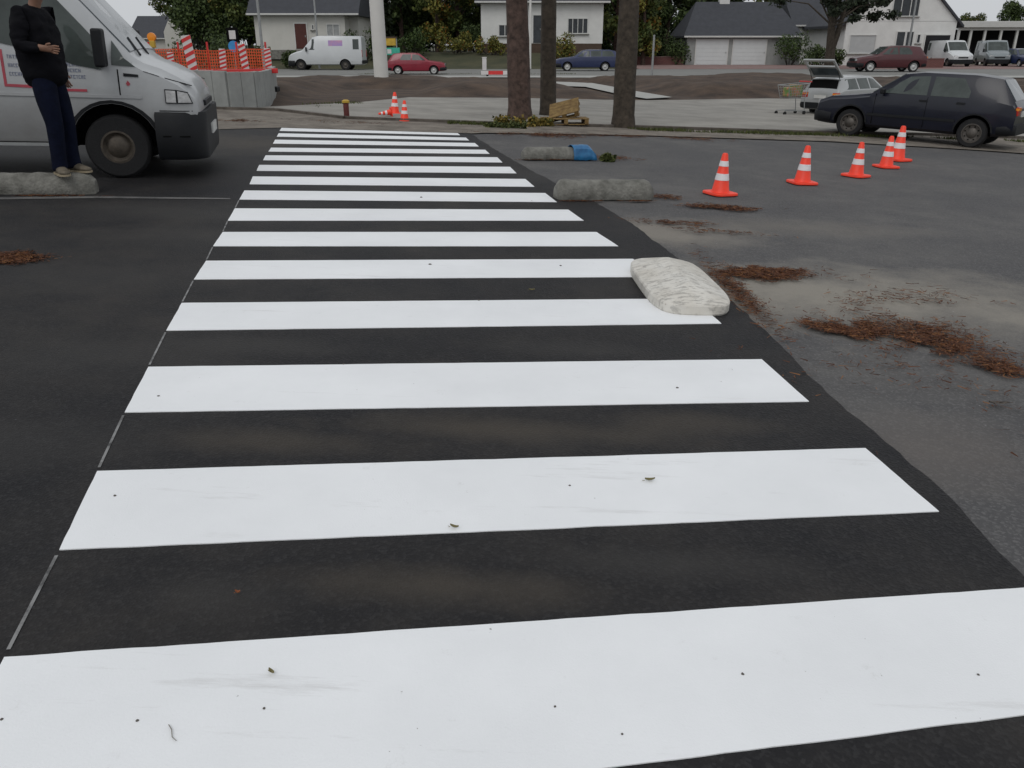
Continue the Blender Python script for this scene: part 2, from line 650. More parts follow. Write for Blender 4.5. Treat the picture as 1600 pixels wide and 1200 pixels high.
# old car park asphalt
sp1 = at(1320, 462)
sp2 = at(1010, 360)
sp3 = at(1450, 700)
sp4 = at(1300, 200)
M['oldasphalt'] = asphalt('old_asphalt', (.074, .073, .076), (.165, .158, .148), .62, (.125, .123, .124), .85, (1, 1, 1),
                          [(sp1.x, sp1.y, 2.5, 1.1, (.27, .25, .215), .9), (sp2.x, sp2.y, 1.3, .8, (.24, .22, .19), .85),
                           (sp3.x, sp3.y, .7, .5, (.14, .125, .115), .6), (sp2.x + 1.6, sp2.y + .5, 1.5, .5, (.18, .165, .145), .5)])
wear = []
for (px, py, rx, ry, am) in ((800, 672, 1.0, .16, .75), (450, 690, .6, .15, .6), (1080, 660, .5, .14, .6), (700, 915, .6, .13, .7), (1050, 880, .5, .12, .5), (330, 930, .35, .12, .4), (420, 540, .7, .18, .5), (900, 545, .6, .16, .45),
                             (190, 555, .8, .4, .45), (60, 690, .6, .3, .35), (150, 430, 1.0, .5, .35), (300, 370, .8, .5, .35), (280, 330, 1.6, .5, .55), (250, 215, 2.0, 1.2, .7), (390, 225, 1.0, 1.5, .6), (830, 275, .7, .8, .5)):
    g_ = at(px, py)
    wear.append((g_.x, g_.y, rx, ry, (.060, .051, .041) if am > .55 else (.044, .042, .040), am))
M['newasphalt'] = asphalt('new_asphalt', (.0082, .0083, .0104), (.052, .046, .040), .60, (.022, .022, .024), .68, (1, 1, 1), wear)

far_edge = P((760, 204), (1000, 209), (1280, 219), (1420, 227), (1600, 240))
sheet('car_park', [(.2, -8), (40, -8), (40, far_edge[-1].y - 3)] + [(p.x, p.y) for p in reversed(far_edge)] + [(-1.5, far_edge[0].y)], M['oldasphalt'], -.012)

# fresh asphalt of the crossing and the road to its left
right_edge = P((1660, 955), (1600, 906), (1496, 794), (1437, 736), (1368, 674), (1290, 612), (1225, 548), (1170, 492), (1100, 436), (1035, 385), (980, 345), (925, 314), (862, 284), (812, 256), (770, 231), (738, 211))
lead = [Vector((1.62, -8)), Vector((1.62, 0))]
re = jag([Vector(p[:2]) for p in lead] + [Vector(p[:2]) for p in right_edge], .05, .035, 3)
farL = P((740, 206), (438, 197), (335, 200), (200, 205))
road = sheet('road', [(-40, -8)] + [tuple(p) for p in re] + [(p.x, p.y) for p in farL] + [(-40, farL[-1].y + 2)], M['newasphalt'], 0.0)

# zebra stripes: corners TL, TR, BR, BL in the photograph
ZS = [((7, 1028), (1606, 919), (1811, 1091), (-147, 1342)),
      ((152, 737), (1352, 701), (1467, 800), (93, 860)),
      ((232, 574), (1190, 562), (1264, 628), (195, 645)),
      ((284, 474), (1083, 467), (1127, 506), (260, 517)),
      ((322, 408), (989, 405), (1029, 433), (303, 437)),
      ((348, 363), (932, 363), (966, 385), (333, 385)),
      ((367, 326), (888, 328), (912, 345), (356, 345)),
      ((382, 298), (852, 302), (870, 316), (374, 312)),
      ((395, 276), (821, 280), (835, 292), (390, 288)),
      ((405, 258), (797, 261), (807, 271), (401, 267)),
      ((415, 243), (777, 246), (785, 254), (411, 250.5)),
      ((423.5, 231), (758, 234.3), (765, 240.5), (419.5, 237)),
      ((430, 218.5), (742, 223.7), (748, 229), (426.5, 224.5)),
      ((435.5, 208.5), (728, 215.3), (733, 219.6), (432.5, 213.6)),
      ((440, 199.8), (714, 207.3), (719, 211.4), (437, 204.6))]


def stripe(corners, k):
    c = [at(*p) for p in corners]
    out = []
    for i in range(4):
        a, b = c[i], c[(i + 1) % 4]
        n = max(2, int((b - a).length / .06))
        d = (b - a).normalized()
        nn = Vector((-d.y, d.x, 0))
        amp = .003
        for j in range(n):
            p = a.lerp(b, j / n)
            out.append(p + nn * (noise.noise(Vector((p.x * 9, p.y * 9, k))) * amp if j else 0))
    for p in out:
        p.z = T(p.x, p.y) + .0035
    low = [p - Vector((0, 0, .006)) for p in out]
    o = MB().slab(out, low).build('crossing_stripe', M['paint'], road)
    return o


for k, z in enumerate(ZS):
    stripe(z, k)

# thin chalked setting-out line along the left ends
pl = [at(*z[0]) for z in ZS[:9]]
pr = [at(*z[3]) for z in ZS[:9]]
for k in range(7):
    a, b = pl[k], pr[k + 1]
    d = (b - a).normalized()
    nn = Vector((-d.y, d.x, 0)) * .005
    a2, b2 = a + d * .03, b - d * .03
    lp = [a2 - nn, b2 - nn, b2 + nn, a2 + nn]
    top = [Vector((p.x, p.y, T(p.x, p.y) + .0025)) for p in lp]
    MB().add(top, [(0, 1, 2, 3)]).build('chalk_line', M['chalk'], road)

# lighter seam across the road in front of the van
sa = P((-60, 309), (150, 307), (360, 310))
sb = P((-60, 313), (150, 310), (360, 312))
top = [Vector((p.x, p.y, p.z + .004)) for p in sa + sb[::-1]]
MB().add(top, [(0, 1, 4, 5), (1, 2, 3, 4)]).build('asphalt_seam', M['seam'], road)

# dusty verge, paving, soil, path, far road
vg = P((120, 180), (330, 171), (430, 173), (540, 186), (765, 195), (1000, 201), (1290, 210), (1460, 213), (1640, 219))
vb = P((1640, 243), (1430, 229), (1290, 221), (1000, 212), (760, 208), (738, 209), (438, 200), (330, 203), (120, 208))
sheet('dusty_verge', [(p.x, p.y) for p in vg + vb], M['gravel'], .008)
pa = P((330, 171), (430, 173), (540, 186), (765, 194), (1000, 200), (1290, 209), (1460, 212), (1640, 218))
pb = P((1640, 158), (1290, 156), (1060, 157), (790, 154), (640, 153), (560, 161), (440, 167))
sheet('pavement', [(p.x, p.y) for p in pa + pb], M['pave'], .02)
km = MB()
kp = [Vector((p.x, p.y)) for p in pa]
kl = []
for i in range(len(kp) - 1):
    n = max(1, int((kp[i + 1] - kp[i]).length / .5))
    kl += [kp[i].lerp(kp[i + 1], k / n) for k in range(n)]
kl.append(kp[-1])
for k in range(len(kl) - 1):
    a, b = kl[k], kl[k + 1]
    d = (b - a).normalized()
    if k % 2:
        b = b - d * .012
    n2 = Vector((-d.y, d.x)) * .06
    q = [a - n2, b - n2, b + n2, a + n2]
    km.slab([(p.x, p.y, T(p.x, p.y) + .055) for p in q], [(p.x, p.y, T(p.x, p.y) - .05) for p in q])
structure(km.build('kerb', M['kerb']))

soil_poly = [(-40, 23.2)] + [(p.x, p.y) for p in P((330, 168), (430, 168), (560, 161), (790, 155), (1290, 156), (1500, 157))] + [(40, 25), (40, 51.4), (-40, 51.4)]
sheet('bare_soil', soil_poly, M['soil'], -.005)
PATH = [Vector((p.x, p.y)) for p in P((560, 124), (690, 124), (800, 130), (920, 134), (985, 147), (1050, 155), (1120, 160))]
PLIM = [Vector((p.x, p.y)) for p in P((330, 167), (430, 167), (560, 160), (640, 152), (790, 153), (1060, 156), (1290, 155), (1640, 157))]


MASTP = Vector(at(599, 141)[:2])


def seg_dist(p, pts):
    best = 99
    for a, b in zip(pts, pts[1:]):
        d = b - a
        t = max(0, min(1, (p - a).dot(d) / d.length_squared))
        best = min(best, (p - a - d * t).length)
    return best


def bank(x, y):
    lim = 24
    for a, b in zip(PLIM, PLIM[1:]):
        if a.x <= x <= b.x:
            lim = a.y + (b.y - a.y) * (x - a.x) / (b.x - a.x)
    if x > PLIM[-1].x:
        lim = PLIM[-1].y
    e = smooth(lim, lim + 2.4, y) * (1 - smooth(42, 47.5, y))
    e *= smooth(.7, 2.6, seg_dist(Vector((x, y)), PATH))
    h = .36 + .20 * noise.noise(Vector((x * .13, y * .13, 1))) + .13 * noise.noise(Vector((x * .5, y * .5, 5))) + .06 * noise.noise(Vector((x * 1.6, y * 1.6, 9)))
    e *= smooth(.9, 3.0, ((x - MASTP.x) ** 2 + (max(0, y - MASTP.y) if y > MASTP.y else (MASTP.y - y) * .11) ** 2) ** .5)
    return e * h - .045


bx_, by_ = [-14 + .4 * k for k in range(96)], [17.5 + .42 * k for k in range(74)]
bvs = [(x, y, T(x, y) + bank(x, y)) for y in by_ for x in bx_]
nb = len(bx_)
structure(MB().add(bvs, [(j * nb + i, j * nb + i + 1, (j + 1) * nb + i + 1, (j + 1) * nb + i) for j in range(len(by_) - 1) for i in range(nb - 1)]).build('soil_bank', M['soil'], smooth=60))
up = P((690, 122), (800, 127), (920, 130.5), (985, 143), (1050, 154))
lo_ = P((1010, 156.5), (975, 151), (915, 137.5), (800, 133), (690, 127))
sheet('path', [(p.x, p.y) for p in up + lo_], M['path'], .05)
sheet('far_road', [(-90, 51.5), (90, 51.5), (90, 66), (-90, 66)], M['farroad'], .02)
sheet('pink_pavement', [(9.5, 66.0), (70, 66.0), (70, 81), (9.5, 81)], M['pink'], .03)
sheet('far_pavement', [(-40, 48.5), (60, 48.5), (60, 51.4), (-40, 51.4)], M['path'], .04)


# ------------------------------------------------------------------ vehicles
def lerp_st(st, x):
    s = sorted(st, key=lambda a: a[0])
    if x <= s[0][0]:
        return s[0]
    for a, b in zip(s, s[1:]):
        if x <= b[0]:
            t = (x - a[0]) / (b[0] - a[0])
            return tuple(p + (q - p) * t for p, q in zip(a, b))
    return s[-1]


def body_mesh(st, belt, name, mat):
    """loft through stations (x, z_bottom, z_top, half width at sill, at belt, at roof)"""
    rings = []
    for (x, zb, zt, wb, wm, wt) in sorted(st, key=lambda a: a[0]):
        zm = min(belt, zt - .09)
        half = [(0, zb), (.88 * wb, zb), (wb, zb + .06), (wm * .99, zb + .3 * (zm - zb)), (wm, zb + .65 * (zm - zb)), (wm * .985, zm),
                (wt, zt - .06), (wt - .03, zt - .018), (wt * .6, zt + .004), (0, zt + .012)]
        ring = [(x, -w, z) for (w, z) in half] + [(x, w, z) for (w, z) in reversed(half[1:-1])]
        rings.append(ring)
    n = len(rings[0])
    vs = [v for r in rings for v in r]
    fs = []
    for i in range(len(rings) - 1):
        for k in range(n):
            q = (k + 1) % n
            fs.append((i * n + k, i * n + q, (i + 1) * n + q, (i + 1) * n + k))
    fs.append(tuple(range(n)))
    fs.append(tuple(reversed(range((len(rings) - 1) * n, len(rings) * n))))
    return MB().add(vs, fs).mesh(name, mat)


class Car:
    def __init__(s, name, label, cat, st, belt, paint, group=None):
        s.st, s.belt = st, belt
        s.root = thing(name, label, cat, group=group)
        s.body = link('body', body_mesh(st, belt, 'body', paint), s.root)

    def arches(s, xs, r, cz, depth=.42):
        s.body.data.materials.append(M['well'])
        cut = MB()
        for x in xs:
            w = lerp_st(s.st, x)[4]
            for sg in (-1, 1):
                cut.lathe([(r, -depth / 2 - .1), (r, depth / 2)], 28, (x, sg * (w - depth / 2 + .15), cz), 'y')
        me = cut.mesh('arch_cut', M['well'])
        co = bpy.data.objects.new('arch_cut', me)
        col.objects.link(co)
        b = s.body.modifiers.new('arch', 'BOOLEAN')
        b.operation = 'DIFFERENCE'
        b.object = co
        b.solver = 'EXACT'
        try:
            b.material_mode = 'TRANSFER'
        except Exception:
            pass
        bpy.context.view_layer.update()
        apply_mods(s.body)
        bpy.data.objects.remove(co)
        return s

    def finish(s, ang=32):
        s.body.data.shade_smooth()
        s.body.data.set_sharp_from_angle(angle=R(ang))

    def wside(s, x, z):
        (_, zb, zt, wb, wm, wt) = lerp_st(s.st, x)
        zm = min(s.belt, zt - .09)
        zl = zb + .65 * (zm - zb)
        if z <= zl:
            return wm
        if z <= zm:
            return wm * (1 - .015 * (z - zl) / (zm - zl))
        t = min(1, (z - zm) / max(.01, zt - .06 - zm))
        return wm * .985 + (wt - wm * .985) * t

    def side(s, poly, name, mat, sides=(1, -1), off=.006, th=.02, parent=None):
        out = []
        for sg in sides:
            bm = bmesh.new()
            f = bm.faces.new([bm.verts.new((x, 0, z)) for (x, z) in poly])
            f.normal_update()
            bmesh.ops.triangulate(bm, faces=[f])
            xs, zs = [p[0] for p in poly], [p[1] for p in poly]
            for k in range(1, int((max(xs) - min(xs)) / .07) + 1):
                bmesh.ops.bisect_plane(bm, geom=bm.verts[:] + bm.edges[:] + bm.faces[:], plane_co=(min(xs) + .07 * k, 0, 0), plane_no=(1, 0, 0))
            for k in range(1, int((max(zs) - min(zs)) / .06) + 1):
                bmesh.ops.bisect_plane(bm, geom=bm.verts[:] + bm.edges[:] + bm.faces[:], plane_co=(0, 0, min(zs) + .06 * k), plane_no=(0, 0, 1))
            for v in bm.verts:
                v.co.y = sg * (s.wside(v.co.x, v.co.z) + off)
            ex = bmesh.ops.extrude_face_region(bm, geom=bm.faces[:])
            for v in ex['geom']:
                if isinstance(v, bmesh.types.BMVert):
                    v.co.y -= sg * th
            bmesh.ops.recalc_face_normals(bm, faces=bm.faces)
            me = bpy.data.meshes.new(name)
            bm.to_mesh(me)
            bm.free()
            me.materials.append(mat)
            out.append(link(name, me, parent or s.root, 30))
        return out

    def top(s, x1, x2, k1, k2, name, mat, off=.008, f1=0, f2=0):
        """pane lying on the sloping top between two x"""
        a, b = lerp_st(s.st, x1), lerp_st(s.st, x2)
        d = Vector((x2 - x1, 0, b[2] - a[2])).normalized()
        nrm = Vector((-d.z, 0, d.x))
        if nrm.z < 0:
            nrm = -nrm
        fr = []
        for (x, S, k) in ((x1, a, k1), (x2, b, k2)):
            fr.append([(x, -S[5] * k, S[2] - .004), (x, -S[5] * .5 * k, S[2] + .006), (x, 0, S[2] + .012), (x, S[5] * .5 * k, S[2] + .006), (x, S[5] * k, S[2] - .004)])
        o = [Vector(p) + nrm * off for p in fr[0] + fr[1][::-1]]
        i = [Vector(p) - nrm * .02 for p in fr[0] + fr[1][::-1]]
        return MB().slab(o, i).build(name, mat, s.root)

    def wheels(s, xs, r, w, track, rim, rr=.62, holes=8):
        for x in xs:
            for sg in (-1, 1):
                e = .03
                prof = [(r * rr, -w / 2), (r - e, -w / 2), (r - .008, -w / 2 + .02), (r, -w / 2 + .045), (r, w / 2 - .045), (r - .008, w / 2 - .02), (r - e, w / 2), (r * rr, w / 2)]
                wh = MB().lathe(prof, 32, (x, sg * track, r), 'y', close=True).build('wheel', M['rubber'], s.root, smooth=40)
                o = w / 2
                m = MB()
                prof = [(r * rr + .004, o * .2), (r * rr + .004, o * .98), (r * rr - .02, o * 1.0), (r * rr - .035, o * .72), (r * .36, o * .62), (r * .24, o * .95), (.0005, o * 1.02)]
                m.lathe([(a, h * sg) for a, h in prof], 28, (x, sg * track, r), 'y')
                nf = len(m.f)
                if holes:
                    hm = m
                    for k in range(holes):
                        a = 2 * PI * k / holes + .3
                        cx, cz = x + math.cos(a) * r * .46, r + math.sin(a) * r * .46
                        hm.lathe([(r * .055, -.004), (r * .055, .004)], 10, (cx, sg * (track + o * .68), cz), 'y')
                rm = m.build('rim', rim, wh, smooth=40)
                rm.data.materials.append(M['well'])
                for pg in rm.data.polygons:
                    if pg.index >= nf:
                        pg.material_index = 1


def wrap(c, plan, z0, z1, name, mat, inset=.03, grow=.0):
    """bumper: plan outline of the end of the car, in (x, y), symmetrical list"""
    zs = [z0, z0 + .04, (z0 + z1) / 2, z1 - .03, z1]
    cx = sum(p[0] for p in plan) / len(plan)
    ks = [.95, .99, 1.012, 1.0, .975]
    n = len(plan)
    vs, fs = [], []
    for z, k in zip(zs, ks):
        for (x, y) in plan:
            vs.append((cx + (x - cx) * (1 + (k - 1) * .6), y * k, z))
    for i in range(len(zs) - 1):
        for q in range(n):
            r = (q + 1) % n
            fs.append((i * n + q, i * n + r, (i + 1) * n + r, (i + 1) * n + q))
    fs.append(tuple(reversed(range(n))))
    fs.append(tuple(range((len(zs) - 1) * n, len(zs) * n)))
    return MB().add(vs, fs).build(name, mat, c.root, smooth=40)


def front_plan(x0, x1, w, rad):
    pts = [(x0, -w)]
    for k in range(13):
        a = -PI / 2 + k * PI / 24
        pts.append((x1 - rad + rad * math.cos(a), -(w - rad) + rad * math.sin(a)))
    pts += [(x, -y) for (x, y) in reversed(pts)]
    return pts


# --- big white van beside the crossing
VS = [(-3.9, .34, 2.05, .86, .93, .82), (-3.75, .32, 2.13, .90, .985, .87), (-2.0, .31, 2.15, .92, .99, .88), (-.75, .31, 2.14, .92, .99, .86),
      (-.50, .31, 2.06, .92, .99, .83), (-.13, .31, 1.66, .92, .99, .85), (.24, .31, 1.24, .92, .985, .88), (.34, .31, 1.18, .92, .98, .88), (.50, .31, 1.13, .91, .965, .85),
      (.66, .31, 1.05, .91, .955, .83), (.76, .32, .97, .89, .93, .79), (.82, .34, .87, .84, .88, .74), (.85, .36, .75, .76, .79, .68)]
def van_white():  # white paint, turning darker and browner towards the bottom
    m, nt, b = nodes_of('van_white_dark_low')
    tc = nt.nodes.new('ShaderNodeTexCoord').outputs['Object']
    sx = nt.nodes.new('ShaderNodeSeparateXYZ')
    nt.links.new(tc, sx.inputs[0])
    nz = noise_fac(nt, tc, 2.2, .2, .8, 9, (1, 1, 1.6), .7)
    ad = nt.nodes.new('ShaderNodeMath')
    ad.operation = 'MULTIPLY_ADD'
    nt.links.new(nz, ad.inputs[0])
    ad.inputs[1].default_value = .35
    nt.links.new(sx.outputs['Z'], ad.inputs[2])
    mr = nt.nodes.new('ShaderNodeMapRange')
    mr.inputs['From Min'].default_value = 1.16
    mr.inputs['From Max'].default_value = .45
    mr.inputs['To Max'].default_value = .75
    nt.links.new(ad.outputs[0], mr.inputs['Value'])
    c = mixcol(nt, (.46, .475, .485), (.41, .42, .43), noise_fac(nt, tc, 3, .3, .7, 8))
    c = mixcol(nt, c, (.135, .125, .115), mr.outputs[0])
    nt.links.new(c, b.inputs['Base Color'])
    b.inputs['Roughness'].default_value = .35
    b.inputs['Coat Weight'].default_value = .35
    b.inputs['Coat Roughness'].default_value = .08
    return m


M['van_paint'] = van_white()
van = Car('white_van', 'white panel van with red outlined lettering, parked behind the concrete block at left', 'van', VS, 1.22, M['van_paint'])
van.arches([0, -2.85], .425, .34, .46)
van.finish(38)
van.wheels([0, -2.85], .325, .2, .84, M['rim_dark'], .52, 7)
wrap(van, front_plan(.40, .895, .995, .32), .2, .69, 'bumper', M['plastic'])
van.side([(.47 * math.cos(a), .34 + .46 * math.sin(a)) for a in [PI * k / 14 for k in range(15)]] + [(.43 * math.cos(a), .34 + .43 * math.sin(a)) for a in [PI * k / 14 for k in range(14, -1, -1)]], 'arch_trim', M['plastic'])
# door window, falling to the front as on the photo
win = van.side([(-1.10, 1.34), (-1.12, 1.9), (-1.04, 1.98), (-.62, 1.98), (-.02, 1.30), (.0, 1.16), (-.06, 1.09), (-.3, 1.13), (-.6, 1.24), (-.95, 1.31)], 'door_window', M['glass'], off=.008)
van.side([(.05, 1.14), (.27, 1.13), (.17, 1.21), (.06, 1.37)], 'quarter_window', M['glass'], off=.008)
van.top(-.45, .21, .90, .93, 'windscreen', M['skyglass'])
van.side([(-2.0, 1.35), (-2.0, 1.92), (-1.36, 1.92), (-1.36, 1.35)], 'side_window', M['glass'], off=.006)
# mirror on its arm
mm = MB()
for sg in (1, -1):
    mm = MB()
    mm.box((-.02, sg * 1.11, 1.30), (.10, .20, .36))
    mm.box((-.03, sg * 1.0, 1.20), (.05, .14, .07))
    mm.build('door_mirror', M['plastic'], van.root, bevel=.03, seg=3)
for p in van.side([(-1.22, 1.02), (-1.22, 1.19), (-1.06, 1.19), (-1.06, 1.02)], 'door_handle', M['plastic'], off=.02, th=.03):
    pass
van.side([(.092, .84), (.092, 1.10), (.104, 1.10), (.104, .84)], 'door_gap', M['well'], off=.002)
van.side([(-1.262, .36), (-1.262, 1.95), (-1.25, 1.95), (-1.25, .36)], 'door_gap', M['well'], off=.002)
van.side([(.15, 1.035), (.15, 1.065), (.29, 1.055), (.29, 1.03)], 'side_repeater', M['plastic'], off=.008)
van.side([(.165, .965), (.185, .995), (.205, .965), (.195, .945), (.175, .945)], 'side_badge', M['decal_red'], off=.006)
van.side([(-3.5, .82), (-3.5, .85), (.30, .85), (.30, .82)], 'body_crease', M['van_paint'], off=.008)
van.side([(-2.5, .335), (-2.5, .365), (-.43, .365), (-.43, .335)], 'sill_trim', M['galv'], off=.012)
van.side([(.455, .70), (.455, .708), (.78, .708), (.78, .70)], 'bumper_gap', M['well'], off=.004)
van.side([(.34, 1.085), (.34, 1.092), (.78, .955), (.78, .948)], 'bonnet_gap', M['well'], off=.003)
van.side([(.47, .44), (.47, .455), (.74, .455), (.74, .44)], 'bumper_groove', M['well'], off=.045, th=.06)
# red frame and lettering on the door
van.side([(-.96, .905), (-.96, 1.25), (-.935, 1.25), (-.935, .93), (-.62, .925), (-.62, .895)], 'red_outline', M['decal_red'], sides=(-1,), off=.004)
van.side([(-.42, .875), (-.42, .90), (-.21, .90), (-.21, .875)], 'red_outline', M['decal_red'], sides=(-1,), off=.004)
rr_ = random.Random(4)
for (z, x0, x1) in ((1.115, -.37, -.24), (1.06, -.37, -.24), (1.0, -.37, -.21), (1.17, -.90, -.74), (1.09, -.90, -.70), (1.01, -.90, -.68)):
    x = x0
    tx = MB()
    while x < x1:
        w = rr_.uniform(.012, .022)
        h = .034
        parts = rr_.choice([[(0, 0, .3, 1), (.7, 0, 1, 1), (.3, .4, .7, .6)], [(0, 0, .3, 1), (.3, 0, 1, .2), (.3, .8, 1, 1)], [(0, .8, 1, 1), (.35, 0, .65, .8)]])
        for (a, b, c, d) in parts:
            q = [(x + a * w, z + b * h), (x + c * w, z + b * h), (x + c * w, z + d * h), (x + a * w, z + d * h)]
            o = [(u, -(van.wside(u, v) + .004), v) for u, v in q]
            i = [(u, -(van.wside(u, v) - .01), v) for u, v in q]
            tx.slab(o, i)
        x += w + .008
    tx.build('lettering_line', M['decal_blue'], van.root)
# headlights wrapping the corner
for sg in (-1, 1):
    pts = [(.30, .79), (.32, .925), (.60, .915), (.72, .90), (.75, .79)]
    hl = van.side([(.525, .78), (.525, .92), (.64, .915), (.75, .895), (.79, .78)], 'headlight', M['plastic'], sides=(sg,), off=.016)[0]
    van.side([(.535, .79), (.535, .91), (.63, .905), (.63, .79)], 'headlight_lens', M['lamp_clear'], sides=(sg,), off=.026, parent=hl)
    van.side([(.65, .79), (.65, .905), (.745, .885), (.78, .79)], 'headlight_lens', M['lamp_clear'], sides=(sg,), off=.026, parent=hl)
MB().box((.905, 0, .47), (.02, .52, .11)).build('number_plate', M['plate'], van.root)
MB().box((.86, 0, .755), (.03, .8, .06)).build('grille', M['plastic'], van.root, bevel=.01)
for (y0, y1) in ((-.55, .05), (.0, .6)):
    MB().tube([(.27, y0, 1.235), (.12, (y0 + y1) / 2, 1.40)], [.012, .008], 8).build('wiper', M['plastic'], van.root)
w0 = at(193, 277)
yaw = R(14)
hd = Vector((math.cos(yaw), math.sin(yaw)))
ax = Vector((w0.x, w0.y)) + Vector((-hd.y, hd.x)) * .86
seat(van.root, ax.x, ax.y, yaw, 1.0)


def hatch(name, label, paint, rim, group=None, boot=False, detail=True, cat='car', st=None, belt=.92, wins=None, wb=2.475, rr=.29, scr=(-.93, -.36), rear=(-2.80, -3.10), bump=(.80, -3.19), bz=.5):
    st = st or [(.79, .30, .60, .70, .74, .72), (.74, .26, .74, .76, .79, .75), (.5, .24, .83, .79, .82, .76), (0, .23, .885, .80, .83, .77), (-.34, .23, .94, .80, .835, .75),
                (-.94, .23, 1.36, .80, .835, .62), (-1.3, .23, 1.41, .80, .835, .63), (-2.3, .23, 1.41, .80, .83, .625), (-2.78, .24, 1.36, .79, .825, .61),
                (-3.10, .28, .95, .78, .815, .70), (-3.17, .30, .86, .77, .80, .72), (-3.19, .34, .78, .76, .79, .72)]
    c = Car(name, label, cat, st, belt, paint, group)
    c.arches([0, -wb], rr + .055, rr + .01, .34)
    c.finish(24)
    c.wheels([0, -wb], rr, .17, .715, rim, .66, 8 if detail else 0)
    wins = wins or [[(-.58, .955), (-.66, 1.02), (-1.05, 1.30), (-1.45, 1.33), (-1.48, .955)], [(-1.55, .955), (-1.55, 1.33), (-2.10, 1.32), (-2.28, 1.08), (-2.28, .955)]]
    for w in wins:
        c.side(w, 'side_window', M['glass'], off=.005)
    c.top(scr[0], scr[1], .9, .9, 'windscreen', M['glass'])
    c.top(rear[0], rear[1], .88, .88, 'boot_shade_panel' if boot else 'rear_window', M['well'] if boot else M['skyglass'])  # open boot: a black pane stands in for its shaded inside
    wrap(c, front_plan(.42, bump[0] + .05, .825, .22), .28, bz, 'front_bumper', M['plastic'])
    wrap(c, [(x, y) for (x, y) in [(-2 * 0 + (bump[1] - .05) + (bump[0] + .05) - px, py) for (px, py) in front_plan(bump[0] + .05 - .34, bump[0] + .05, .81, .18)]], .30, bz, 'rear_bumper', M['plastic'])
    for sg in (-1, 1):
        MB().box((bump[0] - .02, sg * .52, .66), (.04, .26, .13)).build('headlight', M['lamp_clear'], c.root, bevel=.01)
        tl = MB().box((bump[1] + .005, sg * .62, .76), (.05, .26, .17)).build('tail_light', M['lamp_red'], c.root, bevel=.01)
        MB().box((bump[1] + .003, sg * .62, .80), (.06, .262, .05)).build('indicator', M['lamp_amber'], tl)
    MB().box((bump[0] + .01, 0, .66), (.04, .78, .13)).build('grille', M['plastic'], c.root)
    MB().box((bump[1] - .012, 0, .70), (.03, .46, .11)).build('number_plate', M['plate'], c.root)
    if detail:
        c.side([(-2.4 + .28, .48), (-2.4 + .28, .53), (-.36, .53), (-.36, .48)], 'side_moulding', M['plastic'], off=.014)
        for x in (-1.42, -2.14):
            c.side([(x - .1, .83), (x - .1, .865), (x + .06, .865), (x + .06, .83)], 'door_handle', M['plastic'], off=.02, th=.03)
        for x in (-.47, -1.515):
            c.side([(x - .004, .32), (x - .004, .93), (x + .004, .93), (x + .004, .32)], 'door_gap', M['well'], off=.002)
        for sg in (-1, 1):
            MB().box((-.62, sg * .90, .985), (.09, .15, .10)).build('door_mirror', M['plastic'], c.root, bevel=.02)
        for x in (0, -wb):
            c.side([(x + (rr + .055 + dr) * math.cos(a), rr + .01 + (rr + .055 + dr) * math.sin(a)) for dr, rng in ((0, range(13)), (.03, reversed(range(13)))) for a in [PI * (k + .3) / 12.6 for k in rng]], 'arch_trim', M['plastic'], off=.008)
    return c


golf = hatch('dark_hatchback', 'dark navy old hatchback parked at the edge of the car park behind the orange cones', M['navy_car'], M['rim'])
fw, rw = at(1322, 214), at(1513, 229)
mid = (fw + rw) / 2
print('golf y', mid.y, (fw - rw).length / 2.475)
yaw, gs = PI - R(39), .955
ax = Vector((mid.x, mid.y)) + Vector((math.cos(yaw), math.sin(yaw))) * 1.2375 * gs + Vector((-math.sin(yaw), math.cos(yaw))) * -.72 * gs
seat(golf.root, ax.x, ax.y, yaw, gs)


def put_by_px(root, px_front, px_rear, py, L, xf, yaw, near=.8):
    """stand a side-on vehicle between two pixel columns; xf: local x of the front end"""
    a, b = at(px_front, py), at(px_rear, py)
    sc = (b - a).length / L
    print(root.name, 'scale %.2f' % sc, 'y %.1f' % a.y)
    h = (a - b).normalized()
    yaw = math.atan2(h.y, h.x) if yaw is None else yaw
    left = Vector((-math.sin(yaw), math.cos(yaw)))
    ax = Vector((a.x, a.y)) - Vector((math.cos(yaw), math.sin(yaw))) * xf * sc
    side = -1 if left.y > 0 else 1
    ax = ax - left * side * near * sc
    seat(root, ax.x, ax.y, yaw, sc, tilt=False)


ES = [(.85, .30, .62, .70, .74, .72), (.80, .26, .74, .76, .79, .75), (.5, .24, .84, .79, .82, .76), (0, .23, .89, .80, .83, .77), (-.42, .23, .94, .80, .835, .75),
      (-1.05, .23, 1.33, .80, .835, .58), (-1.4, .23, 1.39, .80, .835, .59), (-2.9, .23, 1.38, .80, .83, .585), (-3.28, .24, 1.3, .79, .825, .57),
      (-3.5, .28, .95, .77, .80, .66), (-3.55, .34, .80, .73, .76, .68)]
est = hatch('silver_estate_car', 'pale silver estate car with its tailgate raised, parked behind the dark hatchback', M['silver_car'], M['rim'], st=ES, wb=2.6,
            wins=[[(-.68, .955), (-.78, 1.02), (-1.12, 1.27), (-1.5, 1.31), (-1.53, .955)], [(-1.6, .955), (-1.6, 1.31), (-2.3, 1.31), (-2.3, .955)], [(-2.38, .955), (-2.38, 1.31), (-3.05, 1.29), (-3.25, .955)]],
            scr=(-1.03, -.45), rear=(-3.30, -3.48), bump=(.85, -3.55), detail=False, boot=True)
tg = MB()
hp = Vector((-3.2, 0, 1.36))
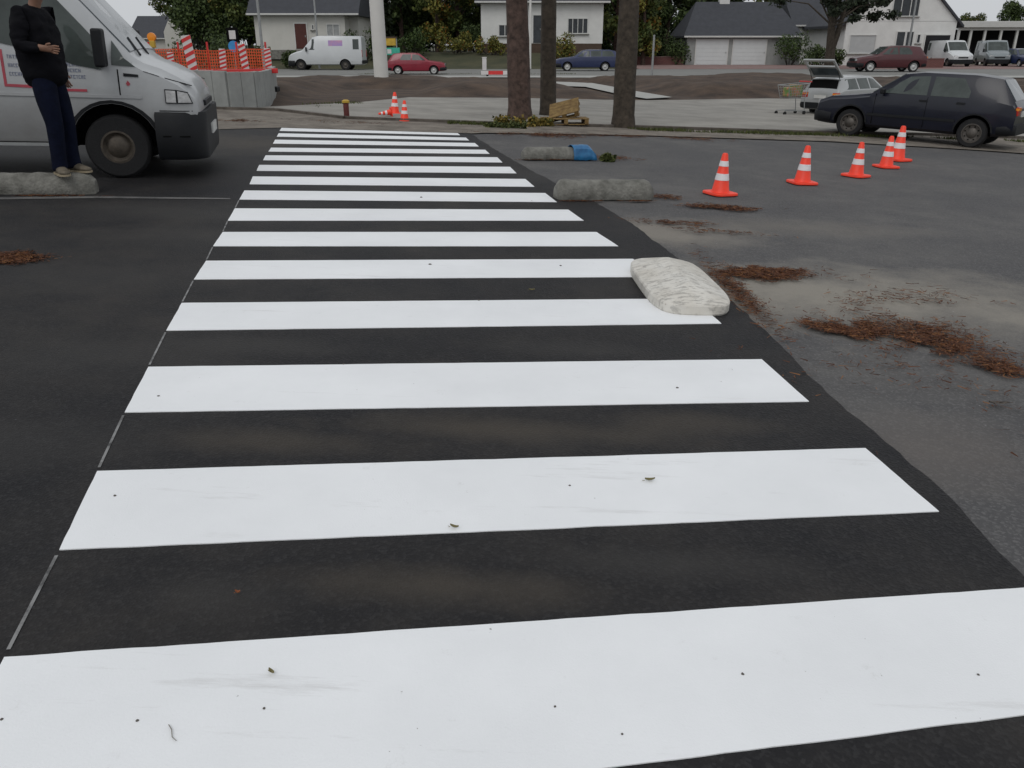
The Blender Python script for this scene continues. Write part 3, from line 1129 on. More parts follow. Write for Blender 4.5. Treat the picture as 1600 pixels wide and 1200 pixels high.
for (a, b, y0, y1) in ((0, .95, -.6, -.52), (0, .95, .52, .6), (.86, .95, -.52, .52), (0, .10, -.52, .52), (.52, .60, -.52, .52)):
    dirv = Vector((-math.cos(R(38)), 0, math.sin(R(38))))
    nv = Vector((math.sin(R(38)), 0, math.cos(R(38)))) * .025
    p, q = hp + dirv * a, hp + dirv * b
    o = [p + Vector((0, y0, 0)) + nv, q + Vector((0, y0, 0)) + nv, q + Vector((0, y1, 0)) + nv, p + Vector((0, y1, 0)) + nv]
    tg.slab(o, [v - nv * 2 for v in o])
tgo = tg.build('tailgate', M['silver_car'], est.root)
p, q = hp + dirv * .10, hp + dirv * .52
o = [p + Vector((0, -.52, 0)), q + Vector((0, -.52, 0)), q + Vector((0, .52, 0)), p + Vector((0, .52, 0))]
MB().slab([v + nv * .3 for v in o], [v - nv * .3 for v in o]).build('tailgate_window', M['skyglass'], tgo)
for sg in (-1, 1):
    MB().tube([(-3.15, sg * .55, 1.05), tuple(hp + dirv * .45 + Vector((0, sg * .55, -.03)))], [.014, .010], 8).build('gas_strut', M['plastic'], est.root)
g = at(1290, 181)
yw = R(40)
seat(est.root, g.x + math.cos(yw) * 3.3 * .78, g.y + math.sin(yw) * 3.3 * .78 + .35, yw, .78, tilt=False)

# shopping trolley with goods
tr = thing('shopping_trolley', 'wire shopping trolley full of coloured goods beside the open tailgate', 'trolley')
fm = MB()
for (a, b) in (((-.45, -.26, .95), (.4, -.26, .9)), ((-.45, .26, .95), (.4, .26, .9)), ((-.45, -.26, .95), (-.45, .26, .95)), ((.4, -.26, .9), (.4, .26, .9)), ((-.35, -.2, .5), (.3, -.2, .52)), ((-.35, .2, .5), (.3, .2, .52)),
               ((-.45, -.26, .95), (-.35, -.2, .5)), ((-.45, .26, .95), (-.35, .2, .5)), ((.4, -.26, .9), (.3, -.2, .52)), ((.4, .26, .9), (.3, .2, .52)), ((-.35, -.2, .5), (-.4, -.2, .12)), ((-.35, .2, .5), (-.4, .2, .12)), ((-.4, -.2, .12), (.4, -.2, .14)), ((-.4, .2, .12), (.4, .2, .14))):
    fm.tube([a, b], [.014, .014], 6)
fm.build('frame', M['galv'], tr)
bk = MB()
for k in range(9):
    t = k / 8
    for sg in (-1, 1):
        bk.tube([(-.45 + .85 * t, sg * .26, .95 - .05 * t), (-.35 + .65 * t, sg * .2, .5)], [.006, .006], 5)
for k in range(1, 5):
    t = k / 5
    for sg in (-1, 1):
        bk.tube([(-.35 - .1 * t, sg * (.2 + .06 * t), .5 + .45 * t), (.3 + .1 * t, sg * (.2 + .06 * t), .5 + .4 * t)], [.006, .006], 5)
bk.build('basket', M['galv'], tr)
hd_ = MB().tube([(-.5, -.27, 1.0), (-.5, .27, 1.0)], [.018, .018], 8)
hd_.build('handle', M['redpl'], tr)
for (x, y) in ((-.4, -.2), (-.4, .2), (.4, -.2), (.4, .2)):
    MB().lathe([(.06, -.015), (.06, .015)], 14, (x, y, .06), 'y').build('castor', M['rubber'], tr)
gd = tag(MB().box((-.1, 0, .74), (.36, .3, .36)).box((.2, .02, .70), (.22, .28, .28)).box((-.3, .0, .66), (.08, .25, .24)).build('shopping_bags', M['bagA'], bevel=.05, seg=3), 'green and red shopping bags inside the wire trolley', 'bags')
tp = at(1234, 179)
seat(tr, tp.x, tp.y, R(205), .86, tilt=False)
gd.location, gd.rotation_euler, gd.scale = tr.location, tr.rotation_euler, tr.scale

# far traffic
rc = hatch('red_hatchback', 'small red hatchback on the far road to the right of the white mast', M['red_car'], M['rimbright'], detail=False)
put_by_px(rc.root, 697, 606, 117, 4.04, .84, R(2), .8)
bc = hatch('blue_saloon_car', 'dark blue car on the far road between the second and third pine trunks', M['blue_car'], M['rimbright'], detail=False, st=ES, wb=2.6, scr=(-1.03, -.45), rear=(-3.30, -3.48), bump=(.85, -3.55),
           wins=[[(-.68, .955), (-.78, 1.02), (-1.12, 1.27), (-1.5, 1.31), (-1.53, .955)], [(-1.6, .955), (-1.6, 1.31), (-2.3, 1.31), (-2.3, .955)], [(-2.38, .955), (-2.38, 1.31), (-3.05, 1.29), (-3.25, .955)]])
put_by_px(bc.root, 867, 968, 111.5, 4.45, .85, PI, .8)
wc = hatch('burgundy_car', 'burgundy car on the far road behind the roof of the dark hatchback', M['wine_car'], M['rimbright'], detail=False)
put_by_px(wc.root, 1336, 1446, 113, 4.04, .84, PI, .8)

FV = [(-3.95, .34, 1.96, .86, .90, .80), (-3.85, .32, 2.03, .88, .94, .84), (-1.2, .31, 2.05, .9, .95, .84), (-.85, .31, 1.97, .9, .95, .80), (-.15, .31, 1.22, .9, .945, .82), (.3, .31, 1.10, .88, .93, .80),
      (.62, .31, .98, .84, .88, .74), (.78, .33, .82, .74, .78, .66)]


def far_van(name, label, paint, group=None, sidewin=False):
    c = Car(name, label, 'van', FV, 1.15, paint, group)
    c.arches([0, -2.85], .37, .32, .4)
    c.finish(38)
    c.wheels([0, -2.85], .31, .2, .80, M['rim'], .6, 0)
    wrap(c, front_plan(.35, .84, .95, .3), .24, .58, 'front_bumper', M['plastic'])
    MB().box((-3.98, 0, .5), (.12, 1.8, .2)).build('rear_bumper', M['plastic'], c.root, bevel=.02)
    c.top(-.80, -.2, .9, .92, 'windscreen', M['glass'])
    c.side([(-.95, 1.22), (-.95, 1.85), (-.80, 1.85), (-.25, 1.22)], 'door_window', M['glass'], off=.006)
    c.side([(-3.78, 1.25), (-3.78, 1.85), (-3.4, 1.85), (-3.4, 1.25)], 'rear_side_window', M['glass'], off=.006)
    if sidewin:
        c.side([(-2.9, 1.25), (-2.9, 1.82), (-1.15, 1.82), (-1.15, 1.25)], 'side_window', M['glass'], off=.006)
    for sg in (-1, 1):
        MB().box((.70, sg * .62, .80), (.10, .3, .16)).build('headlight', M['lamp_clear'], c.root, bevel=.02)
        MB().box((-3.94, sg * .84, 1.0), (.06, .1, .4)).build('tail_light', M['lamp_red'], c.root, bevel=.01)
        MB().box((-.45, sg * 1.03, 1.25), (.09, .14, .26)).build('door_mirror', M['plastic'], c.root, bevel=.02)
    MB().box((.78, 0, .72), (.05, .8, .10)).build('grille', M['plastic'], c.root)
    return c


v2 = far_van('white_delivery_van', 'white delivery van with a small coloured logo driving left on the far road', M['white_car'])
v2.side([(-2.75, 1.45), (-2.75, 1.78), (-1.85, 1.78), (-1.85, 1.45)], 'coloured_logo', M['decal_mag'], sides=(1,), off=.005)
put_by_px(v2.root, 450, 567, 110, 4.8, .84, PI, .95)
v3 = far_van('white_minibus', 'white van facing the camera beside the dark garage opening of the white house', M['white_car'])
p = atY(1496, 100, 74)
seat(v3.root, p.x, p.y, -PI / 2, 1.0, tilt=False)
v4 = far_van('grey_people_carrier', 'silver grey van facing the camera in front of the white carport posts', M['grey_car'], sidewin=True)
p = atY(1556, 100, 75)
seat(v4.root, p.x, p.y, -PI / 2 - .25, 1.0, tilt=False)
dc = hatch('dark_grey_car', 'dark blue grey car parked at the right edge beside the silver grey van', M['blue_car'], M['rimbright'], detail=False)
p = atY(1606, 104, 73)
seat(dc.root, p.x, p.y, -PI / 2, 1.0, tilt=False)

# ------------------------------------------------------------------ traffic island, kerb blocks, cones
def island():
    c = at(1056, 452)
    far, near = at(1028, 408), at(1092, 482)
    ang = math.atan2(far.y - near.y, far.x - near.x)
    L, W = (far - near).length, .0
    wl, wr = at(1002, 452), at(1118, 458)
    W = (wr - wl).length * 1.03
    print('island', L, W)
    L -= .03
    # stadium outline with flattened ends
    def loop(l, w, z, n=40, e=4.0):
        out = []
        for k in range(n):
            a = 2 * PI * k / n
            ca, sa = math.cos(a), math.sin(a)
            out.append(Vector((math.copysign(abs(ca) ** (2 / e), ca) * l / 2, math.copysign(abs(sa) ** (2 / e), sa) * w / 2, z)))
        return out
    prof = [(.98, .96, -.01), (1.0, 1.0, .012), (1.0, 1.0, .058), (.99, .975, .068), (.965, .92, .074), (.60, .14, .136), (.56, .05, .139)]
    rings = [loop(L * a, W * b, z) for a, b, z in prof]
    n = 40
    vs = [v for r in rings for v in r]
    fs = [(i * n + k, i * n + (k + 1) % n, (i + 1) * n + (k + 1) % n, (i + 1) * n + k) for i in range(len(rings) - 1) for k in range(n)]
    fs += [tuple(reversed(range(n))), tuple(range((len(rings) - 1) * n, len(rings) * n))]
    for i, v in enumerate(vs):
        if v.z > .03:
            v.z += noise.noise(v * 14) * .0025
    o = MB().add(vs, fs).build('lane_divider', M['whitecon'], smooth=18)
    tag(o, 'white painted ridged concrete lane divider lying over the right end of the crossing', 'lane divider')
    seat(o, c.x, c.y, ang)
    return o


island()


def block(name, label, pxl, pxr, py, h, group, rnd=.10):
    a, b = at(pxl, py), at(pxr, py)
    L = (b - a).length
    d = (b - a).normalized()
    w = h * 1.15
    n = 26
    vs, fs = [], []
    w = h * 1.3
    sec = [(-w * .47, 0), (-w * .5, h * .22), (-w * .49, h * .48), (-w * .43, h * .70), (-w * .30, h * .89), (-w * .15, h * .975), (0, h), (w * .15, h * .975), (w * .30, h * .89), (w * .43, h * .70), (w * .49, h * .48), (w * .5, h * .22), (w * .47, 0)]
    m = len(sec)
    for i in range(n + 1):
        t = i / n
        x = -L / 2 + L * t
        e = min(1, min(t, 1 - t) * L / rnd)
        k = .66 + .34 * math.sqrt(max(0, 1 - (1 - e) ** 2))
        for (y, z) in sec:
            p = Vector((x, y * k, z * k))
            q = noise.noise(p * 9) * .010 + noise.noise(p * 30) * .004
            vs.append(p + Vector((q * .6, q, q if z > 0 else 0)))
    for i in range(n):
        for k in range(m - 1):
            fs.append((i * m + k, i * m + k + 1, (i + 1) * m + k + 1, (i + 1) * m + k))
        fs.append((i * m + m - 1, i * m, (i + 1) * m, (i + 1) * m + m - 1))
    fs += [tuple(range(m)), tuple(reversed(range(n * m, (n + 1) * m)))]
    o = MB().add(vs, fs).build(name, M['concrete'], smooth=35)
    tag(o, label, 'concrete block', group)
    c = (a + b) / 2 + Vector((-d.y, d.x, 0)) * w / 2
    seat(o, c.x, c.y, math.atan2(d.y, d.x))
    return o, h


GB = 'concrete parking blocks'
block('concrete_block', 'nearer bare grey concrete parking block right of the crossing, without plastic', 873, 1023, 313, .20, GB)
b2, _ = block('concrete_block', 'grey concrete parking block with blue plastic over its right end', 820, 928, 250, .17, GB)
b3, hb3 = block('concrete_block', "grey concrete parking block under the standing person's shoes", -70, 148, 304, .185, GB)

# blue plastic hanging over the end of the second block
bp_ = MB()
nx, ny = 10, 12
vs, fs = [], []
for i in range(nx + 1):
    for j in range(ny + 1):
        u, v = i / nx, j / ny
        prof = [(-.155, .0), (-.125, .10), (-.11, .155), (-.05, .19), (0, .197), (.05, .19), (.11, .155), (.125, .10), (.14, .02)]
        q = v * (len(prof) - 1)
        a = min(int(q), len(prof) - 2)
        t = q - a
        y = prof[a][0] * (1 - t) + prof[a + 1][0] * t
        z = prof[a][1] * (1 - t) + prof[a + 1][1] * t
        w = noise.noise(Vector((u * 5, v * 7, 2))) * .022
        drop = max(0, u - .75) / .25
        vs.append(Vector((.20 + u * .36, y * (1 + .12 * (1 - abs(v - .5))) + w, z * (1 - .55 * drop) + w * .5 + .004)))
for i in range(nx):
    for j in range(ny):
        a = i * (ny + 1) + j
        fs.append((a, a + 1, a + ny + 2, a + ny + 1))
bpo = bp_.add(vs, fs).build('plastic_sheet', M['blueplastic'], smooth=40)
tag(bpo, 'crumpled blue plastic sheet draped over the end of a concrete block', 'plastic sheet')
sm = bpo.modifiers.new('thick', 'SOLIDIFY')
sm.thickness = .004
bpo.location, bpo.rotation_euler = b2.location, b2.rotation_euler


def make_cone(label):
    c = thing('traffic_cone', label, 'traffic cone', group='orange traffic cones with white bands')
    h = .46

    def rad(z):
        return .105 - (z / h) * .075
    prof = [(rad(.02) + .012, .022), (rad(.04), .04), (rad(h * .97), h * .97), (rad(h) - .008, h), (rad(h) - .014, h)]
    MB().lathe(prof, 28).build('cone_body', M['cone'], c, smooth=40)
    for (z0, z1) in ((.16, .235), (.315, .375)):
        MB().lathe([(rad(z0) + .0005, z0), (rad(z0) + .003, z0 + .002), (rad(z1) + .003, z1 - .002), (rad(z1) + .0005, z1)], 28).build('white_band', M['band'], c, smooth=40)
    m = MB()
    s = .165
    n = 32
    vs, fs = [], []
    lp = [(1, 0), (1, .018), (.96, .026)]
    for (k, z) in lp:
        for i in range(n):
            a = 2 * PI * i / n
            ca, sa = math.cos(a), math.sin(a)
            e = 5
            vs.append((math.copysign(abs(ca) ** (2 / e), ca) * s * k, math.copysign(abs(sa) ** (2 / e), sa) * s * k, z))
    for i in range(len(lp) - 1):
        for k in range(n):
            fs.append((i * n + k, i * n + (k + 1) % n, (i + 1) * n + (k + 1) % n, (i + 1) * n + k))
    fs += [tuple(reversed(range(n))), tuple(range((len(lp) - 1) * n, len(lp) * n))]
    m.add(vs, fs).build('cone_base', M['cone'], c, smooth=40)
    return c


CN = [(1125, 303, 'nearest orange traffic cone, leftmost in the curved row on the car park', .4, 1.0),
      (1253, 286, 'orange traffic cone second from the left in the row on the car park', .15, 1.02),
      (1337, 275, 'orange traffic cone third from the left, standing alone in the middle of the row', .6, 1.0),
      (1384, 261, 'orange traffic cone overlapping the farthest cone, on its left side', .2, 1.0),
      (1401, 250, 'farthest orange traffic cone in the row, rising in front of the dark hatchback', .5, 1.18)]
c0 = None
for (px, py, lab, rz, sc) in CN:
    g = at(px, py)
    if c0 is None:
        c0 = make_cone(lab)
        seat(c0, g.x, g.y, rz, sc)
    else:
        c = dup(c0, lab)
        seat(c, g.x, g.y, rz, sc)
g = at(617, 178)
c = dup(c0, 'orange traffic cone standing on the pale paving below the white mast')
seat(c, g.x, g.y, .3, .98)
g = at(632, 189)
c = dup(c0, 'orange traffic cone standing at the kerb in front of the one below the mast')
seat(c, g.x, g.y, .9, .85)
g = at(606, 183)
c = dup(c0, 'orange traffic cone lying on its side beside the two standing below the mast')
c.location = (g.x + .08, g.y, g.z + .10)
c.rotation_euler = (R(96), 0, R(-70))
c.scale = (.6, .6, .6)

# ------------------------------------------------------------------ litter
def litter(name, patches, mat, label, cat, lmin=.02, lmax=.06, w=.0024, seed=1):
    rg = random.Random(seed)
    vs, fs = [], []
    for (cx, cy, ax_, ay_, ang, n) in patches:
        u, v = Vector((math.cos(ang), math.sin(ang))), Vector((-math.sin(ang), math.cos(ang)))
        k = 0
        solid, n = n < 0, abs(n)
        tries = 0
        while k < n and tries < n * 12:
            tries += 1
            a, b = rg.gauss(0, .5), rg.gauss(0, .5)
            p = Vector((cx, cy)) + u * a * ax_ + v * b * ay_
            dens = noise.noise(Vector((p.x * 2.4, p.y * 2.4, seed))) + .6 * noise.noise(Vector((p.x * 8, p.y * 8, seed + 2)))
            if not solid and dens < -.38 + .62 * rg.random() + .50 * (abs(a) + abs(b) - .55):
                continue
            k += 1
            l = rg.uniform(lmin, lmax)
            th = rg.uniform(0, 2 * PI)
            d2 = Vector((math.cos(th), math.sin(th), rg.uniform(-.12, .12)))
            nn = Vector((-math.sin(th), math.cos(th), rg.uniform(-.9, .9))) * (w * rg.uniform(.5, 1.4))
            z = T(p.x, p.y) + rg.uniform(.005, .015)
            c = Vector((p.x, p.y, z))
            i = len(vs)
            vs += [c - d2 * l / 2 - nn, c + d2 * l / 2 - nn * .4, c + d2 * l / 2 + nn * .4, c - d2 * l / 2 + nn]
            fs.append((i, i + 1, i + 2, i + 3))
    me = bpy.data.meshes.new(name)
    me.from_pydata([tuple(v) for v in vs], [], fs)
    me.materials.append(mat)
    o = bpy.data.objects.new(name, me)
    col.objects.link(o)
    return stuff(o, label, cat)


def patch(px, py, wpx, hpx, ang, n):
    c, e, f = at(px, py), at(px + wpx / 2, py), at(px, py - hpx / 2)
    return (c.x, c.y, (e - c).length, (f - c).length, R(ang), n)


def streak(p, q, wd, n):
    a, b = at(*p), at(*q)
    return ((a.x + b.x) / 2, (a.y + b.y) / 2, (b - a).length * .8, wd, math.atan2(b.y - a.y, b.x - a.x), n)


litter('pine_needle_litter', [patch(1185, 426, 140, 26, 0, 3200), streak((1122, 425), (1186, 492), .10, -1500), streak((1140, 428), (1235, 424), .07, -1300), patch(1325, 516, 130, 40, -8, 2300), patch(1450, 536, 150, 66, -12, 2500), patch(1560, 576, 110, 30, -20, 700), patch(1440, 530, 330, 110, -12, 900),
       patch(1130, 325, 140, 9, 0, 1800), patch(1050, 348, 130, 12, -10, 600), patch(1120, 362, 170, 10, -10, 300), patch(15, 405, 110, 22, 0, 2000), patch(1040, 308, 60, 8, 0, 500),
       patch(1420, 470, 260, 60, 0, 500), patch(1080, 217, 160, 6, 0, 900), patch(850, 211, 160, 8, 0, 2600), patch(960, 247, 90, 8, 0, 700), patch(980, 213, 120, 5, 0, 800),
       streak((905, 315), (1024, 315), .04, 400), streak((825, 250), (925, 250), .05, 400), streak((0, 307), (150, 307), .04, 300), patch(1400, 560, 420, 160, 0, 350),
       patch(370, 189, 90, 6, 0, 900), patch(540, 191, 200, 6, 0, 500)], M['litter'],
       'brown pine needles drifted in patches on the old asphalt', 'pine needles')


def blade_field(name, spots, n, h, mat, label, cat, seed=3):
    rg = random.Random(seed)
    vs, fs = [], []
    for (a, b, wdt, cnt) in spots:
        a, b = at(*a), at(*b)
        d = (b - a).normalized()
        nn = Vector((-d.y, d.x, 0))
        for _ in range(cnt):
            t = rg.random()
            p = a.lerp(b, t) + nn * rg.gauss(0, wdt)
            if noise.noise(Vector((p.x * .9, p.y * .9, seed))) < -.1:
                continue
            z = T(p.x, p.y)
            hh = h * rg.uniform(.4, 1.2)
            th = rg.uniform(0, 2 * PI)
            s = Vector((math.cos(th), math.sin(th), 0)) * .012
            tip = Vector((rg.uniform(-.5, .5) * hh, rg.uniform(-.5, .5) * hh, hh))
            i = len(vs)
            q = Vector((p.x, p.y, z))
            vs += [q - s, q + s, q + tip]
            fs.append((i, i + 1, i + 2))
    me = bpy.data.meshes.new(name)
    me.from_pydata([tuple(v) for v in vs], [], fs)
    me.materials.append(mat)
    o = bpy.data.objects.new(name, me)
    col.objects.link(o)
    return stuff(o, label, cat)


blade_field('grass', [((985, 203), (1290, 212), .10, 2600), ((1290, 212), (1640, 224), .10, 1500), ((700, 193), (800, 197), .10, 900), ((560, 116), (900, 116), .5, 2500), ((440, 168), (560, 162), .2, 800)], 0, .07, M['grass'],
            'thin green grass growing along the kerb of the paving', 'grass')


# single leaves, twig and grit on the paint
def leaf_mesh(L, W, bend):
    n = 8
    vs, fs = [], []
    for i in range(n + 1):
        t = i / n
        w = W / 2 * math.sin(PI * min(1, t * .97 + .03)) ** .8 * (1.1 - .4 * t)
        x = (t - .5) * L
        z = .004 + bend * (t - .5) ** 2 * 4
        vs += [(x, -w, z + .006), (x, 0, z), (x, w, z + .006)]
    for i in range(n):
        a = i * 3
        fs += [(a, a + 3, a + 4, a + 1), (a + 1, a + 4, a + 5, a + 2)]
    m = MB().add(vs, fs)
    m.tube([(-L / 2, 0, .004), (-L / 2 - L * .25, L * .03, .005)], [.0012, .0008], 5)
    return m


LV = [(1015, 753, .040, .017, 10, 'leaf_dry', 'curled olive brown leaf on the right half of the second stripe'),
      (710, 827, .030, .013, -15, 'leaf_dry', 'pale brown leaf at the near edge of the second stripe'),
      (425, 1055, .020, .011, -35, 'leaf_dry', 'small olive leaf on the left part of the nearest stripe'),
      (372, 930, .015, .011, 0, 'leaf_orange', 'small orange leaf on the dark asphalt between the two nearest stripes'),
      (831, 455, .04, .022, 5, 'leaf_dry', 'small yellowish leaf on the dark gap left of the lane divider'),
      (1560, 633, .10, .035, 0, 'kerb', 'dark flat leaf on the old asphalt near the right edge')]
for (px, py, L, W, ang, mt, lab) in LV:
    o = leaf_mesh(L, W, .006).build('fallen_leaf', M[mt], smooth=50)
    s_ = o.modifiers.new('thick', 'SOLIDIFY')
    s_.thickness = .0008
    tag(o, lab, 'leaf', 'leaves fallen on the crossing')
    g = at(px, py)
    seat(o, g.x, g.y, R(ang), z=g.z + .0035)
g = at(267, 1150)
tw = MB().tube([(-.03, 0, .004), (-.01, .004, .005), (.012, .002, .004), (.028, .009, .004)], [.0012, .0014, .0012, .0008], 6).build('twig', M['pave'])
tag(tw, 'thin pale twig lying on the left part of the nearest stripe', 'twig')
seat(tw, g.x, g.y, R(-62), z=g.z + .0035)
GR = [(413, 1109, 'left of the middle of the nearest stripe, below the leaf'), (867, 1106, 'in the middle of the nearest stripe'), (1160, 1055, 'right of the middle on the nearest stripe'), (1528, 1056, 'near the right end of the nearest stripe'),
      (215, 1128, 'on the nearest stripe just left of the twig'), (3, 1126, 'at the left picture edge on the nearest stripe'), (972, 1149, 'at the near edge of the nearest stripe'), (180, 776, 'at the left end of the second stripe'), (890, 760, 'in the middle of the second stripe'), (1058, 607, 'on the right half of the third stripe'),
      (248, 620, 'at the left end of the third stripe'), (537, 570, 'at the far edge of the third stripe'), (748, 470, 'at the far edge of the fourth stripe'), (672, 414, 'on the middle of the fifth stripe'), (876, 416, 'on the right part of the fifth stripe'), (658, 309, 'on the eighth stripe, the farthest crumb')]
for k, (px, py, lab) in enumerate(GR):
    g = at(px, py)
    dist = (g - CAM).length
    r = .0016 * dist * random.uniform(.8, 1.2)
    bm = bmesh.new()
    bmesh.ops.create_icosphere(bm, subdivisions=2, radius=r)
    for v in bm.verts:
        v.co *= 1 + .5 * noise.noise(v.co / r * 1.2 + Vector((k, 0, 0)))
        v.co.z *= .6
    me = bpy.data.meshes.new('grit_crumb')
    bm.to_mesh(me)
    bm.free()
    me.materials.append(M['grit'])
    o = link('grit_crumb', me)
    o.location = g + Vector((0, 0, .0045))
    tag(o, 'tiny dark crumb of grit ' + lab, 'grit', 'grit crumbs on the stripes')


# ------------------------------------------------------------------ person on the block
def skinned(name, verts, edges, mat, parent, sub=2, root=0, smooth_it=True):
    me = bpy.data.meshes.new(name)
    me.from_pydata([v[:3] for v in verts], edges, [])
    o = bpy.data.objects.new(name, me)
    col.objects.link(o)
    sk = o.modifiers.new('skin', 'SKIN')
    sk.use_smooth_shade = True
    if not me.skin_vertices:
        raise RuntimeError('no skin layer')
    for i, v in enumerate(verts):
        r = v[3]
        me.skin_vertices[0].data[i].radius = r if isinstance(r, tuple) else (r, r)
        me.skin_vertices[0].data[i].use_root = (i == root)
    sb = o.modifiers.new('sub', 'SUBSURF')
    sb.levels = sub
    sb.render_levels = sub
    bpy.context.view_layer.update()
    apply_mods(o)
    o.data.materials.clear()
    o.data.materials.append(mat)
    o.data.shade_smooth()
    o.parent = parent
    return o


per = thing('person', 'person in a black jacket and navy trousers leaning back beside the white van', 'person')
J = dict(pel=(-.09, 0, .90), ab=(-.115, 0, 1.06), ch=(-.13, 0, 1.26), nk=(-.09, 0, 1.44), n2=(-.065, 0, 1.50), hd=(-.03, 0, 1.58), ht=(-.025, 0, 1.67),
         rs=(-.12, -.18, 1.39), re=(-.14, -.265, 1.14), rw=(.035, -.225, 1.115), ls=(-.12, .18, 1.39), le=(-.15, .25, 1.13), lw=(-.08, .25, .90),
         rh=(-.09, -.09, .87), rk=(-.02, -.10, .47), ra=(-.03, -.10, .09), lh=(-.09, .09, .87), lk=(.01, .095, .48), la=(.01, .095, .09))
V_, E_ = [], []
ix = {}


def jv(k, r, p=None):
    V_.append((*(p or J[k]), r))
    ix[k] = len(V_) - 1
    return ix[k]


def je(a, b):
    E_.append((ix[a], ix[b]))


for k, r in (('pel', (.08, .10)), ('ab', (.08, .10)), ('ch', (.085, .11)), ('nk', .055), ('n2', .052), ('hd', (.085, .075)), ('ht', (.07, .06)), ('rs', .038), ('re', .042), ('rw', .03), ('ls', .038), ('le', .042), ('lw', .03),
             ('rh', .06), ('rk', .058), ('ra', .026), ('lh', .06), ('lk', .058), ('la', .026)):
    jv(k, r)
for a, b in (('pel', 'ab'), ('ab', 'ch'), ('ch', 'nk'), ('nk', 'n2'), ('n2', 'hd'), ('hd', 'ht'), ('ch', 'rs'), ('rs', 're'), ('re', 'rw'), ('ch', 'ls'), ('ls', 'le'), ('le', 'lw'), ('pel', 'rh'), ('rh', 'rk'), ('rk', 'ra'), ('pel', 'lh'), ('lh', 'lk'), ('lk', 'la')):
    je(a, b)
for s, sg in (('r', -1), ('l', 1)):
    w = Vector(J[s + 'w'])
    e = Vector(J[s + 'e'])
    d = (w - e).normalized()
    side = Vector((0, 0, 1))
    side = (side - d * side.dot(d)).normalized()
    inn = d.cross(side) * (1 if sg < 0 else -1)
    jv(s + 'pm', (.022, .034), tuple(w + d * .055))
    je(s + 'w', s + 'pm')
    for f, (off, L) in enumerate(((.030, .062), (.010, .072), (-.010, .066), (-.029, .052))):
        b0 = w + d * .095 + side * off
        jv(f'{s}f{f}a', .0095, tuple(b0))
        jv(f'{s}f{f}b', .0088, tuple(b0 + d * L * .5 + inn * .012))
        jv(f'{s}f{f}c', .0072, tuple(b0 + d * L * .75 + inn * .038))
        je(s + 'pm', f'{s}f{f}a')
        je(f'{s}f{f}a', f'{s}f{f}b')
        je(f'{s}f{f}b', f'{s}f{f}c')
    t0 = w + d * .035 + side * .035 + inn * .012
    jv(s + 'ta', .011, tuple(t0))
    jv(s + 'tb', .009, tuple(t0 + d * .04 + side * .012 + inn * .014))
    je(s + 'pm', s + 'ta')
    je(s + 'ta', s + 'tb')
for s in ('r', 'l'):
    a = Vector(J[s + 'a'])
    jv(s + 'toe', .014, tuple(a + Vector((.08, -.06, -.055))))
    je(s + 'a', s + 'toe')
body = skinned('body', V_, E_, M['skin'], per, 2)
# face details joined to the body mesh
bm = bmesh.new()
bm.from_mesh(body.data)
hc = Vector((-.025, 0, 1.615))
for (off, r, scl) in (((.098, 0, -.02), .017, (1.0, .8, 1.5)), ((.0, .083, -.01), .028, (.7, .4, 1.1)), ((.0, -.083, -.01), .028, (.7, .4, 1.1)), ((.085, 0, -.065), .022, (.7, 1.3, .5))):
    bmesh.ops.create_icosphere(bm, subdivisions=2, radius=r, matrix=Matrix.Translation(hc + Vector(off)) @ Matrix.Diagonal((*scl, 1)))
bm.to_mesh(body.data)
bm.free()
body.data.shade_smooth()
for sg in (-1, 1):
    m = MB().lathe([(.0005, -.012), (.008, -.009), (.012, 0), (.008, .009), (.0005, .012)], 14, hc + Vector((.080, sg * .032, .012)))
    m.build('eye', M['whitepl'], per, smooth=60)
hv = MB()
vs, fs = [], []
nu, nv_ = 20, 10
for i in range(nv_ + 1):
    ph = i / nv_ * 2.05
    for k in range(nu):
        a = 2 * PI * k / nu
        cut = 1.0 if math.cos(a) < .3 else .62
        p_ = ph * cut
        q = Vector((math.sin(p_) * math.cos(a) * .105, math.sin(p_) * math.sin(a) * .092, math.cos(p_) * .115))
        q += q.normalized() * noise.noise(q * 30) * .006
        vs.append(hc + Vector((-.012, 0, .0)) + q)
for i in range(nv_):
    for k in range(nu):
        fs.append((i * nu + k, i * nu + (k + 1) % nu, (i + 1) * nu + (k + 1) % nu, (i + 1) * nu + k))
ho = hv.add(vs, fs).build('hair', M['hair'], per, smooth=70)
s_ = ho.modifiers.new('thick', 'SOLIDIFY')
s_.thickness = .012
